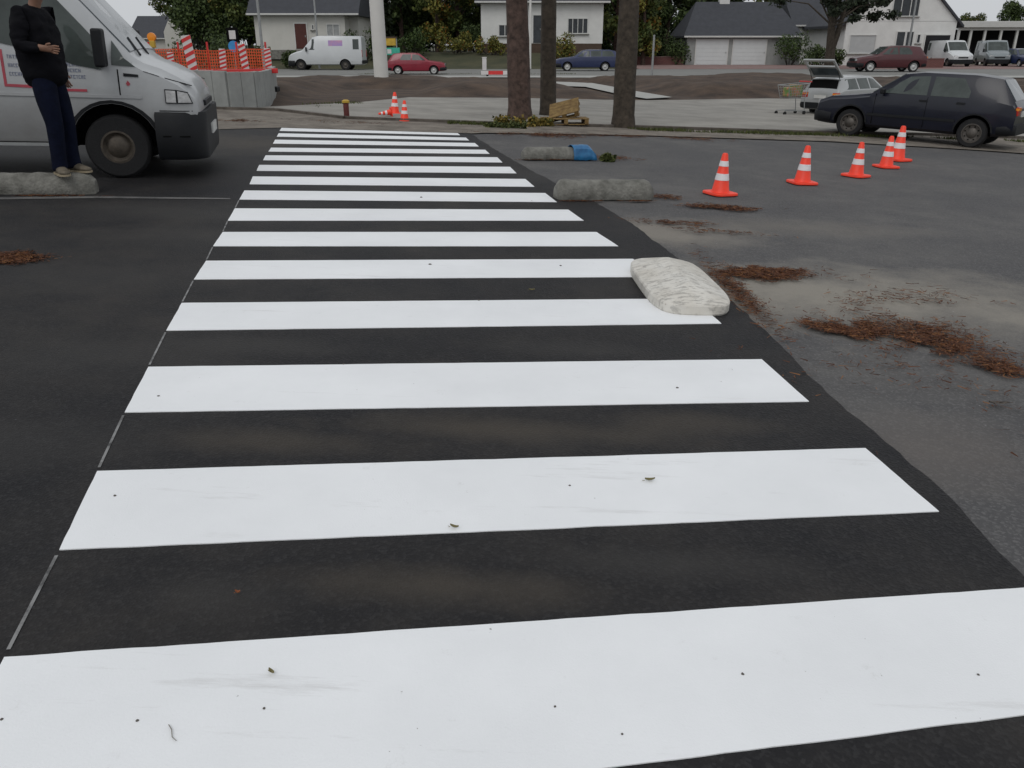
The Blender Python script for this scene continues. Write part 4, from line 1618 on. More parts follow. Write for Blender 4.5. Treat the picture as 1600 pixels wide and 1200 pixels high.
# clothes
jk = [(-.088, 0, .735, (.205, .215)), (-.112, 0, 1.0, (.195, .205)), (*J['ch'], (.185, .21)), (-.10, 0, 1.42, (.09, .115)), (-.075, 0, 1.475, (.065, .068)),
      (-.12, -.19, 1.385, .092), (-.145, -.265, 1.16, .068), (-.135, -.268, 1.13, .066), (.02, -.23, 1.115, .049), (-.12, .19, 1.385, .092), (-.15, .25, 1.15, .068), (-.148, .25, 1.12, .066), (-.085, .25, .92, .05)]
skinned('jacket', jk, [(0, 1), (1, 2), (2, 3), (3, 4), (2, 5), (5, 6), (6, 7), (7, 8), (2, 9), (9, 10), (10, 11), (11, 12)], M['jacket'], per, 4)
tm = MB()
for pts in ([(-.09, -.055, .99, .10), (-.092, -.065, .90, .105), (-.085, -.08, .78, .105), (-.055, -.098, .64, .095), (-.025, -.10, .47, .074), (-.02, -.10, .40, .072), (-.03, -.10, .20, .068), (-.024, -.10, .07, .070), (-.018, -.10, .03, .074)],
            [(-.09, .055, .99, .10), (-.092, .065, .90, .105), (-.085, .08, .78, .105), (-.04, .095, .64, .095), (-.01, .095, .48, .074), (-.008, .095, .41, .072), (.0, .095, .20, .068), (.012, .095, .07, .070), (.02, .095, .03, .074)]):
    n0 = len(tm.v)
    tm.tube([p[:3] for p in pts], [p[3] for p in pts], 20)
    for q in range(n0, len(tm.v)):
        v = Vector(tm.v[q])
        tm.v[q] = tuple(v + Vector((1, .6, 0)) * noise.noise(Vector((v.x * 6, v.y * 6, v.z * 11))) * .016)
to = tm.build('trousers', M['jeans'], per, smooth=80)
sb_ = to.modifiers.new('sub', 'SUBSURF')
sb_.levels = sb_.render_levels = 2
for s, ptch in (('r', -14), ('l', 0)):
    a = Vector(J[s + 'a'])
    vs, fs = [], []
    ring = [(-.09, .03, .035, .085), (-.075, .042, .008, .10), (0, .043, .004, .095), (.07, .050, .003, .075), (.14, .052, .003, .055), (.185, .04, .006, .045), (.205, .015, .014, .034)]
    n = 14
    for (x, w, z0, z1) in ring:
        for k in range(n):
            t = 2 * PI * k / n
            vs.append(Vector((x, math.cos(t) * w, (z0 + z1) / 2 + math.sin(t) * (z1 - z0) / 2)))
    for i in range(len(ring) - 1):
        for k in range(n):
            fs.append((i * n + k, i * n + (k + 1) % n, (i + 1) * n + (k + 1) % n, (i + 1) * n + k))
    fs += [tuple(range(n)), tuple(reversed(range((len(ring) - 1) * n, len(ring) * n)))]
    rot = Matrix.Rotation(R(-48 if s == 'r' else -22), 3, 'Z')
    vs = [rot @ v + Vector((a.x, a.y, .004)) for v in vs]
    sh = MB().add(vs, fs).build('shoe', M['shoe'], per, smooth=60)
    so = [(-.09, .03), (-.06, .044), (.0, .043), (.07, .052), (.14, .054), (.19, .040), (.207, .014)]
    lp = [(x, y) for x, y in so] + [(x, -y) for x, y in reversed(so)]
    up_ = [rot @ Vector((x, y, .018)) + Vector((a.x, a.y, 0)) for x, y in lp]
    MB().slab(up_, [v - Vector((0, 0, .018)) for v in up_]).build('sole', M['sole'], sh)
for o_ in kids(per):
    if o_.name.startswith('jacket'):
        me_ = o_.data
        nrm_ = [v.normal.copy() for v in me_.vertices]
        for v, nv in zip(me_.vertices, nrm_):
            q = v.co
            v.co = q + nv * (noise.noise(Vector((q.x * 7, q.y * 7, q.z * 15))) * .013 + noise.noise(Vector((q.x * 16, q.y * 16, q.z * 34 + 3))) * .006)
for o_ in kids(per):
    for m_ in [o_] + kids(o_):
        for v in m_.data.vertices:
            v.co.x += .065 * min(1, max(0, (v.co.z - .05) / .8))
g = at(105, 303)
seat(per, g.x, g.y + .11, 0, 1.0, z=T(g.x, g.y) + hb3 - .003, tilt=False)


# ------------------------------------------------------------------ trees
def crown(name, blobs, n, size, mat, seed, thin=.5, flat=1.0):
    rg = np.random.default_rng(seed)
    bl = np.array(blobs, float)
    wts = bl[:, 3] ** 2
    idx = rg.choice(len(bl), n, p=wts / wts.sum())
    d = rg.normal(size=(n, 3))
    d /= np.linalg.norm(d, axis=1)[:, None]
    rad = bl[idx, 3] * rg.uniform(thin, 1.05, n)
    c = bl[idx, :3] + d * rad[:, None] * np.array([1, 1, flat])
    a = rg.normal(size=(n, 3))
    a /= np.linalg.norm(a, axis=1)[:, None]
    b = np.cross(a, rg.normal(size=(n, 3)))
    b /= np.linalg.norm(b, axis=1)[:, None]
    s = size * rg.uniform(.55, 1.35, n)[:, None]
    a, b = a * s, b * s * .6
    v = np.stack([c - a, c - b * .9 + a * .1, c + a, c + b * .9 + a * .1], 1).reshape(-1, 3)
    me = bpy.data.meshes.new(name)
    me.vertices.add(4 * n)
    me.vertices.foreach_set('co', v.astype(np.float32).ravel())
    me.loops.add(4 * n)
    me.loops.foreach_set('vertex_index', np.arange(4 * n, dtype=np.int32))
    me.polygons.add(n)
    me.polygons.foreach_set('loop_start', np.arange(0, 4 * n, 4, dtype=np.int32))
    me.update(calc_edges=True)
    me.validate()
    me.materials.append(mat)
    return me


def trunk_mesh(pts, rads, n=28, rough=.08, seed=0, sub=6):
    P_, R_ = [], []
    for i in range(len(pts) - 1):
        for k in range(sub):
            t = k / sub
            P_.append(Vector(pts[i]).lerp(Vector(pts[i + 1]), t))
            R_.append(rads[i] * (1 - t) + rads[i + 1] * t)
    P_.append(Vector(pts[-1]))
    R_.append(rads[-1])
    m = MB().tube(P_, R_, n)
    for i in range(len(P_) * n):
        j, k = divmod(i, n)
        v = Vector(m.v[i])
        c = P_[j]
        a = 2 * PI * k / n
        dd = noise.noise(Vector((math.cos(a) * 3.2, math.sin(a) * 3.2, v.z * 1.1 + seed))) + .6 * noise.noise(Vector((math.cos(a) * 8, math.sin(a) * 8, v.z * 4 + seed)))
        m.v[i] = tuple(c + (v - c) * (1 + rough * dd))
    return m


def near_pine(px, py, wb, label, seed, mat, lean=(0, 0), h=11):
    g = at(px, py)
    t = thing('pine_tree', label, 'tree', g, 0, 'tall pine trees at the kerb')
    r = wb / 2
    pts = [(0, 0, -.1), (0, 0, .25), (lean[0] * .3, lean[1] * .3, 2.5), (lean[0] * .7, lean[1] * .7, 6), (lean[0], lean[1], h)]
    m = trunk_mesh(pts, [r * 1.2, r * 1.02, r * .90, r * .62, r * .22], 30, .075, seed, 10)
    rg = random.Random(seed)
    bl = []
    for k in range(9):
        a = rg.uniform(0, 2 * PI)
        z = rg.uniform(h * .5, h * .97)
        l = rg.uniform(1.0, 2.0) * (1.25 - z / h * .7)
        b0 = Vector((lean[0] * z / h, lean[1] * z / h, z))
        b1 = b0 + Vector((math.cos(a) * l, math.sin(a) * l, .4))
        m.tube([b0, (b0 + b1) / 2 + Vector((0, 0, .12)), b1], [.06, .045, .02], 8)
        bl.append((*b1, rg.uniform(.6, .95)))
    bl.append((lean[0], lean[1], h, .8))
    m.build('trunk', mat, t, smooth=50)
    link('crown', crown('crown', bl, 2200, .12, M['pine'], seed, .3, .6), t)
    return t


near_pine(812, 186, .50, 'tall pine with reddish brown bark, leftmost of the three near trunks', 3, M['bark'], (-.25, .2))
near_pine(856, 181, .37, 'slimmer dark mossy pine in the middle of the three near trunks', 11, M['bark_dark'], (-.05, .3))
near_pine(973, 199, .44, 'grey brown pine standing alone at the kerb, rightmost of the three near trunks', 21, M['bark_dark'], (.06, .2))

PROTO = {}


def tree_proto(kind, seed):
    rg = random.Random(seed)
    h = 9.0
    bl = []
    if kind == 'round':
        for k in range(20):
            a, z = rg.uniform(0, 2 * PI), rg.uniform(1.6, 8.3)
            rr = 2.5 * math.sin(PI * min(.97, max(.12, (z - .2) / 9))) ** .6
            q = rg.uniform(.3, 1) * rr
            bl.append((math.cos(a) * q, math.sin(a) * q, z, rg.uniform(.7, 1.35)))
        mat, n, size = M['leafdark'], 6500, .20
    elif kind == 'broad':
        for k in range(22):
            a, z = rg.uniform(0, 2 * PI), rg.uniform(1.2, 8.0)
            q = rg.uniform(.4, 1) * 3.0
            bl.append((math.cos(a) * q, math.sin(a) * q, z, rg.uniform(.7, 1.3)))
        mat, n, size = M['leafmid'], 6000, .19
    elif kind == 'autumn':
        for k in range(16):
            a, z = rg.uniform(0, 2 * PI), rg.uniform(1.5, 7.5)
            q = rg.uniform(.2, 1) * 2.3
            bl.append((math.cos(a) * q, math.sin(a) * q, z, rg.uniform(.6, 1.1)))
        mat, n, size = M['leafautumn'], 5000, .17
    elif kind == 'conifer':
        for k in range(26):
            z = .6 + 8.2 * k / 26
            a = k * 2.4
            q = 1.7 * (1 - z / 9.6)
            bl.append((math.cos(a) * q * .7, math.sin(a) * q * .7, z, .45 + q * .5))
        mat, n, size = M['pine'], 5200, .18
    m = trunk_mesh([(0, 0, -.2), (0, 0, 2), (.1, .05, 5), (0, .1, 7.6)], [.22, .17, .12, .04], 12, .1, seed, 3)
    for b in bl[::3]:
        m.tube([(0, 0, max(.8, b[2] * .6)), (b[0] * .6, b[1] * .6, b[2] * .9), b[:3]], [.06, .04, .015], 6)
    return m.mesh('trunk', M['bark']), crown('crown', bl, n, size, mat, seed, .35)


def tree(kind, name, label, px, Y, sc, rz, group=None, zoff=0.0):
    if kind not in PROTO:
        PROTO[kind] = tree_proto(kind, hash(kind) % 97 if False else len(kind) * 7)
    x = atY(px, 70, Y).x
    t = thing(name, label, 'tree', (x, Y, T(x, Y) + zoff), rz, group)
    t.scale = (sc, sc, sc)
    link('trunk', PROTO[kind][0], t)
    link('crown', PROTO[kind][1], t)
    return t


GT = 'trees behind the far road'
TL = [('round', 'broadleaf_tree', 'dark green tree left of the first white house, nearest the red and white boards', 318, 86, 1.05, .3),
      ('broad', 'broadleaf_tree', 'olive green tree directly against the left wall of the house with the red door', 372, 84, 1.05, 1.2),
      ('round', 'broadleaf_tree', 'dark tree showing behind the blue round sign', 345, 96, 1.25, 2.2),
      ('conifer', 'conifer_tree', 'narrow dark conifer directly behind the white mast', 577, 84, 1.25, .2),
      ('round', 'broadleaf_tree', 'dark green tree right of the white mast, above the red hatchback', 628, 86, 1.2, 1.9),
      ('autumn', 'autumn_tree', 'yellow and orange autumn tree above the front of the red hatchback', 684, 82, 1.0, .7),
      ('broad', 'broadleaf_tree', 'green tree touching the left wall of the middle white house', 716, 84, 1.15, 2.6),
      ('conifer', 'conifer_tree', 'dark conifer in the gap between the mast and the autumn tree', 655, 92, 1.5, 2.0),
      ('broad', 'broadleaf_tree', 'yellow green tree right of the middle white house, behind the third pine trunk', 962, 80, 1.1, .4),
      ('autumn', 'autumn_tree', 'yellowish tree with orange leaves right of the third pine trunk', 1006, 79, .95, 2.9),
      ('round', 'broadleaf_tree', 'dark tree left of the slate roofed garage', 1042, 90, 1.15, 1.0),
      ('round', 'broadleaf_tree', 'distant tree showing above the ridge of the garage roof', 1120, 108, 1.1, 3.0),
      ('broad', 'broadleaf_tree', 'distant tree above the right end of the garage roof', 1190, 106, 1.0, .9),
      ('round', 'broadleaf_tree', 'distant rounded tree behind the carport, right part', 1572, 150, .92, .1),
      ('broad', 'broadleaf_tree', 'distant low tree between the white gable and the carport', 1508, 152, .75, 2.1),
      ('round', 'broadleaf_tree', 'distant tree behind the carport at the right picture edge', 1614, 148, .95, 1.1),
      ('broad', 'broadleaf_tree', 'distant tree behind the slate roofed house at far left', 285, 130, 1.0, .1)]
TL += [('round', 'broadleaf_tree', 'dense dark tree between the far slate roof and the blue sign', 300, 98, 1.3, .9), ('round', 'broadleaf_tree', 'tall dark tree close to the left of the house with the red door', 392, 92, 1.35, 1.7),
       ('conifer', 'conifer_tree', 'dark conifer rising left of the blue sign', 335, 90, 1.4, 2.5), ('round', 'broadleaf_tree', 'dark tree filling the gap right of the house with the red door', 560, 96, 1.35, .5),
       ('round', 'broadleaf_tree', 'dark tree behind the yellow and green sign boards', 604, 95, 1.35, 2.7), ('round', 'broadleaf_tree', 'dark tree behind the orange autumn tree', 688, 98, 1.4, 1.4), ('round', 'broadleaf_tree', 'dark tree behind the left corner of the middle white house', 735, 97, 1.35, .8),
       ('round', 'broadleaf_tree', 'dark tree directly right of the middle white house', 948, 92, 1.3, 2.2), ('conifer', 'conifer_tree', 'dark conifer between the third pine trunk and the garage', 1022, 96, 1.4, .6), ('round', 'broadleaf_tree', 'dark tree close behind the third pine trunk', 985, 98, 1.3, 1.9),
       ('round', 'broadleaf_tree', 'dark tree behind the left end of the garage roof', 1066, 104, 1.25, 2.0)]
for (kind, name, lab, px, Y, sc, rz) in TL:
    tree(kind, name, lab, px, Y, sc, rz, GT)


def shrub(label, px, Y, w, h, mat, seed, name='shrub', group=None, zoff=0):
    x = atY(px, 70, Y).x
    rg = random.Random(seed)
    bl = [(rg.uniform(-.5, .5) * w * .7, rg.uniform(-.4, .4) * w * .6, rg.uniform(.25, .8) * h, rg.uniform(.22, .36) * min(w, h)) for _ in range(12)]
    t = thing(name, label, 'shrub', (x, Y, T(x, Y) + zoff), 0, group)
    m = MB()
    for b in bl[::2]:
        m.tube([(b[0] * .3, b[1] * .3, 0), (b[0] * .8, b[1] * .8, b[2] * .6), b[:3]], [.04, .03, .01], 6)
    m.build('stems', M['twig'], t)
    link('foliage', crown('foliage', bl, 1500 if h < 4 else 3200, .10 if h < 4 else .17, mat, seed, .4), t)
    return t


GS = 'shrubs along the far road'
SL = [('green shrub between the white delivery van and the mast', 566, 72, 3.4, 2.4, 'leafshrub'), ('olive shrub above the roof of the red hatchback', 640, 74, 4.2, 2.2, 'leafshrub'),
      ('brownish autumn shrub ahead of the red hatchback', 712, 75, 3.6, 1.7, 'leafautumn'), ('low autumn shrub left of the first pine trunk', 768, 74, 3.0, 1.5, 'leafautumn'), ('dark shrub beneath the wall of the middle house', 745, 78, 3.2, 2.2, 'leafdark'),
      ('yellow bush growing before the window of the middle house', 880, 70, 1.9, 2.6, 'leafautumn'), ('rounded dark green bush beside the garage, under the slate roof', 1237, 79, 2.7, 3.0, 'leafshrub'),
      ('dark low hedge bush at the foot of the pine by the white house', 1278, 77, 2.6, 1.6, 'leafdark'), ('dark low bush right of the trunk by the white house', 1306, 76, 1.8, 1.5, 'leafdark'),
      ('dark green shrub between the third pine trunk and the garage', 1030, 84, 4.6, 3.2, 'leafdark'), ('dark shrub directly left of the garage wall', 1056, 80, 2.2, 2.2, 'leafdark'), ('low green bush before the house with the red door', 455, 68.5, 2.6, 1.2, 'leafdark'),
      ('bush behind the orange net, left of the blue sign', 320, 60, 4.2, 2.4, 'leafdark'), ('bush behind the orange net, right of the blue sign', 385, 62, 3.6, 1.9, 'leafshrub')]
SL += [('tall dark bush wall directly behind the blue sign', 362, 83, 4.5, 5.6, 'leafdark'), ('tall dark bush left of the blue sign, behind the leaning hazard board', 318, 84, 4.5, 5.4, 'leafdark'), ('tall dark bush at the left wall of the house with the red door', 391, 85, 3.6, 6.2, 'leafdark'),
       ('tall dark bush between the house with the red door and the mast', 563, 86, 4.0, 5.0, 'leafdark'), ('tall dark bush right of the mast behind the sign boards', 612, 88, 4.6, 5.0, 'leafdark'), ('tall dark bush behind the orange autumn tree', 676, 89, 4.6, 5.0, 'leafdark'), ('tall dark bush at the left wall of the middle house', 730, 86, 3.6, 4.4, 'leafdark'),
       ('tall dark bush just right of the middle house', 954, 86, 3.2, 5.0, 'leafdark'), ('tall dark bush between the third pine and the garage', 1012, 92, 5.0, 5.4, 'leafdark')]
for k, (lab, px, Y, w, h, mt) in enumerate(SL):
    shrub(lab, px, Y, w, h, M[mt], 40 + k, group=GS)

# spreading pine in front of the right white house
x = atY(1300, 70, 66).x
pt = thing('spreading_pine', 'dark spreading pine with a forked trunk in front of the right white house', 'tree', (x, 66, T(x, 66)))
m = trunk_mesh([(0, 0, -.1), (-.05, 0, 1.2), (-.15, 0, 2.4), (-.35, 0, 4.0), (-.5, .1, 6)], [.42, .34, .28, .2, .08], 16, .1, 5, 5)
m2 = trunk_mesh([(-.05, 0, 1.1), (.25, -.1, 2.4), (.55, 0, 4.0), (.9, .1, 5.6)], [.26, .2, .15, .06], 12, .1, 6, 4)
m.add(m2.v, m2.f)
rg = random.Random(12)
bl = []
for k in range(26):
    a = rg.uniform(0, 2 * PI)
    q = rg.uniform(.5, 4.2)
    z = 4.5 + rg.uniform(-.6, 2.2) - q * .12
    bl.append((math.cos(a) * q, math.sin(a) * q, z, rg.uniform(.45, .85)))
    if k % 2 == 0:
        m.tube([(-.2, 0, 3.0), (math.cos(a) * q * .5, math.sin(a) * q * .5, z - .3), (math.cos(a) * q, math.sin(a) * q, z)], [.07, .05, .015], 6)
m.build('trunk', M['bark_dark'], pt, smooth=50)
link('crown', crown('crown', bl, 4200, .15, M['pine'], 9, .2, .6), pt)


# heaps at the foot of the trunks and pallets
def heap(label, px, py, w, h, seed, mat):
    g = at(px, py)
    rg = random.Random(seed)
    bl = [(rg.uniform(-.5, .5) * w, rg.uniform(-.12, .12), rg.uniform(.1, .5) * h, .3 * h + .05) for _ in range(14)]
    o = link('leaf_heap', crown('leaf_heap', bl, 1300, .035, mat, seed, .2), None)
    o.location = g
    return tag(o, label, 'leaf heap', 'heaps of yellowed cuttings')


heap('heap of yellowed cuttings around the foot of the leftmost pine', 806, 197, .78, .22, 5, M['weed'])
heap('small heap of yellow green cuttings between the two left pines', 848, 197, .45, .16, 6, M['weed'])
heap('small dark green weed tuft beside the blue plastic sheet', 949, 250, .10, .055, 8, M['grass'])
heap('low strip of green weeds in front of the leftmost pine', 795, 200, .9, .12, 7, M['grass'])


def pallet(label, loc, rot, w=.78, l=.62):
    t = thing('wooden_pallet', label, 'pallet', loc)
    t.rotation_euler = rot
    for k in range(5):
        MB().box((0, -l / 2 + .05 + k * (l - .1) / 4, .115), (w, .095, .02)).build('board', M['wood'], t, bevel=.003)
    for x in (-w / 2 + .05, 0, w / 2 - .05):
        MB().box((x, 0, .06), (.08, l, .085)).build('bearer', M['wood'], t, bevel=.003)
    for y in (-l / 2 + .06, 0, l / 2 - .06):
        MB().box((0, y, .006), (w, .09, .018)).build('base_board', M['wood'], t, bevel=.003)
    return t


g = at(882, 196)
pallet('yellowed wooden pallet lying flat at the kerb between the pines', (g.x, g.y, g.z + .03), (0, 0, R(4)), .95, .5)
pallet('yellowed wooden pallet propped up on the flat one, leaning on the middle pine', (g.x + .02, g.y + .16, g.z + .24), (R(30), R(-14), R(-12)), .62, .5)

# ------------------------------------------------------------------ poles, signs, posts
def pole(name, label, px, py, Y, r0, r1, h, mat, cat='pole', lean=0, group=None, arm=None):
    g = at(px, py) if Y is None else None
    if g is None:
        q = atY(px, py, Y)
        g = Vector((q.x, Y, T(q.x, Y)))
    t = thing(name, label, cat, g, 0, group)
    MB().tube([(0, 0, -.2), (lean * h * .5, 0, h * .5), (lean * h, 0, h)], [r0, (r0 + r1) / 2, r1], 20).build('shaft', mat, t, smooth=50)
    MB().lathe([(r0 * 1.5, -.02), (r0 * 1.5, .03), (r0 * 1.1, .06)], 20).build('foot', M['concrete'], t)
    if arm:
        MB().tube([(lean * h, 0, h), (lean * h + arm * .5, 0, h + .25), (lean * h + arm, 0, h + .3)], [r1, r1 * .9, r1 * .8], 10).build('arm', mat, t, smooth=50)
        MB().box((lean * h + arm, 0, h + .27), (.6, .22, .12)).build('lamp_head', M['galv'], t, bevel=.03)
    return t


pole('white_mast', 'thick white mast rising from the bare soil between the delivery van and red hatchback', 597, 136, None, .285, .20, 16, M['polewhite'], 'mast', -.012)
GP = 'street lamp posts'
pole('street_lamp', 'grey lamp post in front of the left part of the house with the red door', 413, 106, 50, .085, .05, 9, M['galv'], 'lamp post', 0, GP, 1.2)
pole('street_lamp', 'thin pale lamp post beside the small window of the house with red door', 499, 100, 67, .08, .05, 9, M['galv'], 'lamp post', 0, GP, 1.2)
pole('street_lamp', 'thin lamp post between the leftmost and middle pine trunks', 828, 106, 66, .10, .06, 9, M['polewhite'], 'lamp post', 0, GP, 1.2)
pole('street_lamp', 'thin grey post in front of the double door of the right white house', 1415, 100, 68, .09, .05, 9, M['galv'], 'lamp post', 0, GP, 1.2)
pole('marker_post', 'short dark grey post on the far verge right of the third pine trunk', 1018, 126, None, .06, .05, 2.2, M['galv'], 'post')
g = at(757, 110)
wp = thing('white_marker_post', 'short white square post on the far verge ahead of the red hatchback', 'post', g)
MB().box((0, 0, .4), (.30, .2, .84)).build('shaft', M['whitepl'], wp, bevel=.03)
MB().box((0, 0, .86), (.34, .24, .06)).build('cap', M['whitepl'], wp, bevel=.02)
g = at(542, 185)
rp = thing('red_bollard', 'short dark red post with a yellow top at the edge of the pale paving', 'bollard', g)
MB().lathe([(.055, -.03), (.055, .28), (.048, .30)], 18).build('shaft', M['darkred'], rp, smooth=40)
MB().lathe([(.05, .29), (.075, .30), (.075, .335), (.04, .355)], 18).build('cap', M['signyellow'], rp, smooth=40)

# low red barrier beside the first pine
g = at(786, 120)
rb = thing('barrier_plank', 'low red and white barrier plank left of the leftmost pine trunk', 'barrier', g)
for k in range(6):
    MB().box((-1.05 + k * .42, 0, .22), (.418, .05, .2)).build('plank_segment', M['redpl' if k % 3 else 'whitepl'], rb)
for x in (-.9, .9):
    MB().box((x, 0, .06), (.12, .4, .12)).build('foot', M['plastic'], rb)

# blue round sign with white plate above
q = atY(367, 84, 47)
sg_ = thing('traffic_sign', 'round blue traffic sign below a small white plate, left of the first white house', 'traffic sign', (q.x, 47, T(q.x, 47)))
MB().tube([(0, 0, 0), (0, 0, 2.6)], [.04, .04], 10).build('post', M['galv'], sg_)
MB().lathe([(.28, -.015), (.28, .015)], 28, (0, -.06, 1.62), 'y').build('blue_disc', M['signblue'], sg_)
MB().box((0, -.06, 2.18), (.34, .03, .42)).build('white_plate', M['whitepl'], sg_, bevel=.01)
MB().box((0, -.03, 2.18), (.62, .02, .70)).build('backing_board', M['well'], sg_, bevel=.01)
# signs behind the mast
q = atY(611, 90, 66)
sy = thing('advert_board', 'yellow board above a teal green sign, half hidden behind the white mast', 'sign board', (q.x, 66, T(q.x, 66)))
MB().box((-.05, 0, 1.9), (.9, .06, .5)).build('yellow_board', M['signyellow'], sy, bevel=.01)
MB().box((-.05, -.01, 2.2), (1.1, .08, .1)).build('top_board', M['brown_clad'], sy)
MB().box((.1, 0, 1.25), (1.15, .06, .5)).build('green_board', M['signgreen'], sy, bevel=.01)
MB().box((-.1, -.035, 1.25), (.3, .02, .3)).build('green_board_mark', M['whitepl'], sy)
for xx in (-.4, .45):
    MB().box((xx, .06, 1.1), (.07, .06, 2.3)).build('post', M['galv'], sy)

# ------------------------------------------------------------------ concrete wall, barriers, orange net
wb = P((60, 170), (200, 168), (318, 168), (360, 171), (400, 170), (418, 166), (428, 157), (432, 146))
wv = MB()
pts = [Vector((p.x, p.y)) for p in wb]
line = []
for i in range(len(pts) - 1):
    n = max(1, int((pts[i + 1] - pts[i]).length / .1))
    line += [pts[i].lerp(pts[i + 1], k / n) for k in range(n)]
line.append(pts[-1])
acc, last, start = 0, line[0], line[0]
segs = []
for p in line[1:]:
    acc += (p - last).length
    last = p
    if acc >= .24:
        segs.append((start, p))
        start, acc = p, 0
segs.append((start, line[-1]))
for k, (a, b) in enumerate(segs):
    d = b - a
    if d.length < .05:
        continue
    c = (a + b) / 2
    hh = .74 + .006 * (k % 3)
    wv.box((c.x, c.y, T(c.x, c.y) + hh / 2 - .05), (d.length - .007, .10, hh + .1), Matrix.Rotation(math.atan2(d.y, d.x), 3, 'Z'))
tag(wv.build('panel_wall', M['panelcon'], bevel=.008), 'low curved wall of pale concrete panels behind the front of the white van', 'wall')


def stripe_board(label, px, py, hgt, w, lean, Y):
    q = atY(px, py, Y)
    t = thing('hazard_board', label, 'hazard board', (q.x, Y, q.z), R(random.uniform(-8, 8)), 'red and white hazard boards behind the panel wall')
    t.rotation_euler = (0, R(lean), 0)
    n = 5
    MB().box((0, .012, hgt / 2), (w, .02, hgt)).build('board', M['whitepl'], t, bevel=.004)
    for k in range(n):
        z0 = hgt * (k + .05) / n
        z1 = z0 + hgt * .5 / n
        s = w * .35
        o = [(-w / 2, -.002, z0), (w / 2, -.002, min(hgt, z0 + s)), (w / 2, -.002, min(hgt, z1 + s)), (-w / 2, -.002, z1)]
        MB().slab(o, [(a, b + .012, c) for a, b, c in o]).build('red_stripe', M['redpl'], t)
    MB().box((0, .06, -.2), (.05, .05, hgt + .6)).build('post', M['galv'], t)
    MB().box((0, .06, -.5), (.35, .3, .12)).build('foot', M['plastic'], t, bevel=.02)
    return t


YB = at(400, 160).y + 1.2
for (px, py, hp, wp_, lean, lab) in ((303, 114, 50, 15, -6, 'red and white hazard board leaning left just beyond the bonnet of the white van'), (349, 109, 28, 10, 3, 'small red and white hazard board in the middle of the orange net'),
                                     (384, 108, 34, 11, -5, 'red and white hazard board directly right of the blue sign post'), (420, 106, 26, 10, 0, 'narrow red and white hazard board at the right end of the panel wall'), (268, 112, 26, 10, 4, 'red and white hazard board partly hidden behind the bonnet of the white van')):
    k = YB / 1398
    stripe_board(lab, px, py, hp * 1.1 * k, wp_ * k, lean, YB)
# orange net
a, b = atY(238, 112, YB + .5), atY(418, 108, YB + .5)
nt_ = thing('safety_net', 'orange plastic safety net strung between posts above the panel wall', 'safety net', (a.x, YB + .5, a.z - .05))
L, H = b.x - a.x, .56
nm = MB()
for k in range(int(L / .06)):
    x = k * .06
    nm.box((x, 0, H / 2 + .02 * math.sin(x * 3)), (.022, .006, H))
for j in range(9):
    z = j * H / 8
    for k in range(12):
        x0, x1 = L * k / 12, L * (k + 1) / 12
        nm.box(((x0 + x1) / 2, 0, z + .02 * math.sin((x0 + x1) / 2 * 3)), (x1 - x0 + .01, .007, .022))
nm.build('net_mesh', M['net'], nt_)
for k in range(5):
    MB().box((L * k / 4, .03, .0), (.04, .04, 1.5)).build('post', M['redpl'], nt_)
rl = tag(MB().box((0, 0, 0), (2.3, .05, .11)).build('barrier_rail', M['redpl'], bevel=.01), 'red barrier rail lying along the top of the panel wall', 'barrier')
q = atY(360, 112, YB - .55)
rl.location = (q.x, YB - .55, q.z)
rl.rotation_euler = (0, R(-1), 0)
bc_ = thing('warning_lamp', 'round amber warning lamp on a post above the bonnet of the white van', 'warning lamp')
q = atY(237, 58, YB)
bc_.location = (q.x, YB, q.z)
MB().lathe([(.02, -.05), (.10, -.04), (.105, 0), (.10, .04), (.02, .05)], 20, (0, 0, 0), 'y').build('amber_lens', M['lamp_amber'], bc_, smooth=40)
MB().box((0, 0, -.16), (.12, .1, .16)).build('lamp_box', M['signyellow'], bc_, bevel=.01)
MB().box((0, 0, -.75), (.04, .04, 1.3)).build('post', M['galv'], bc_)


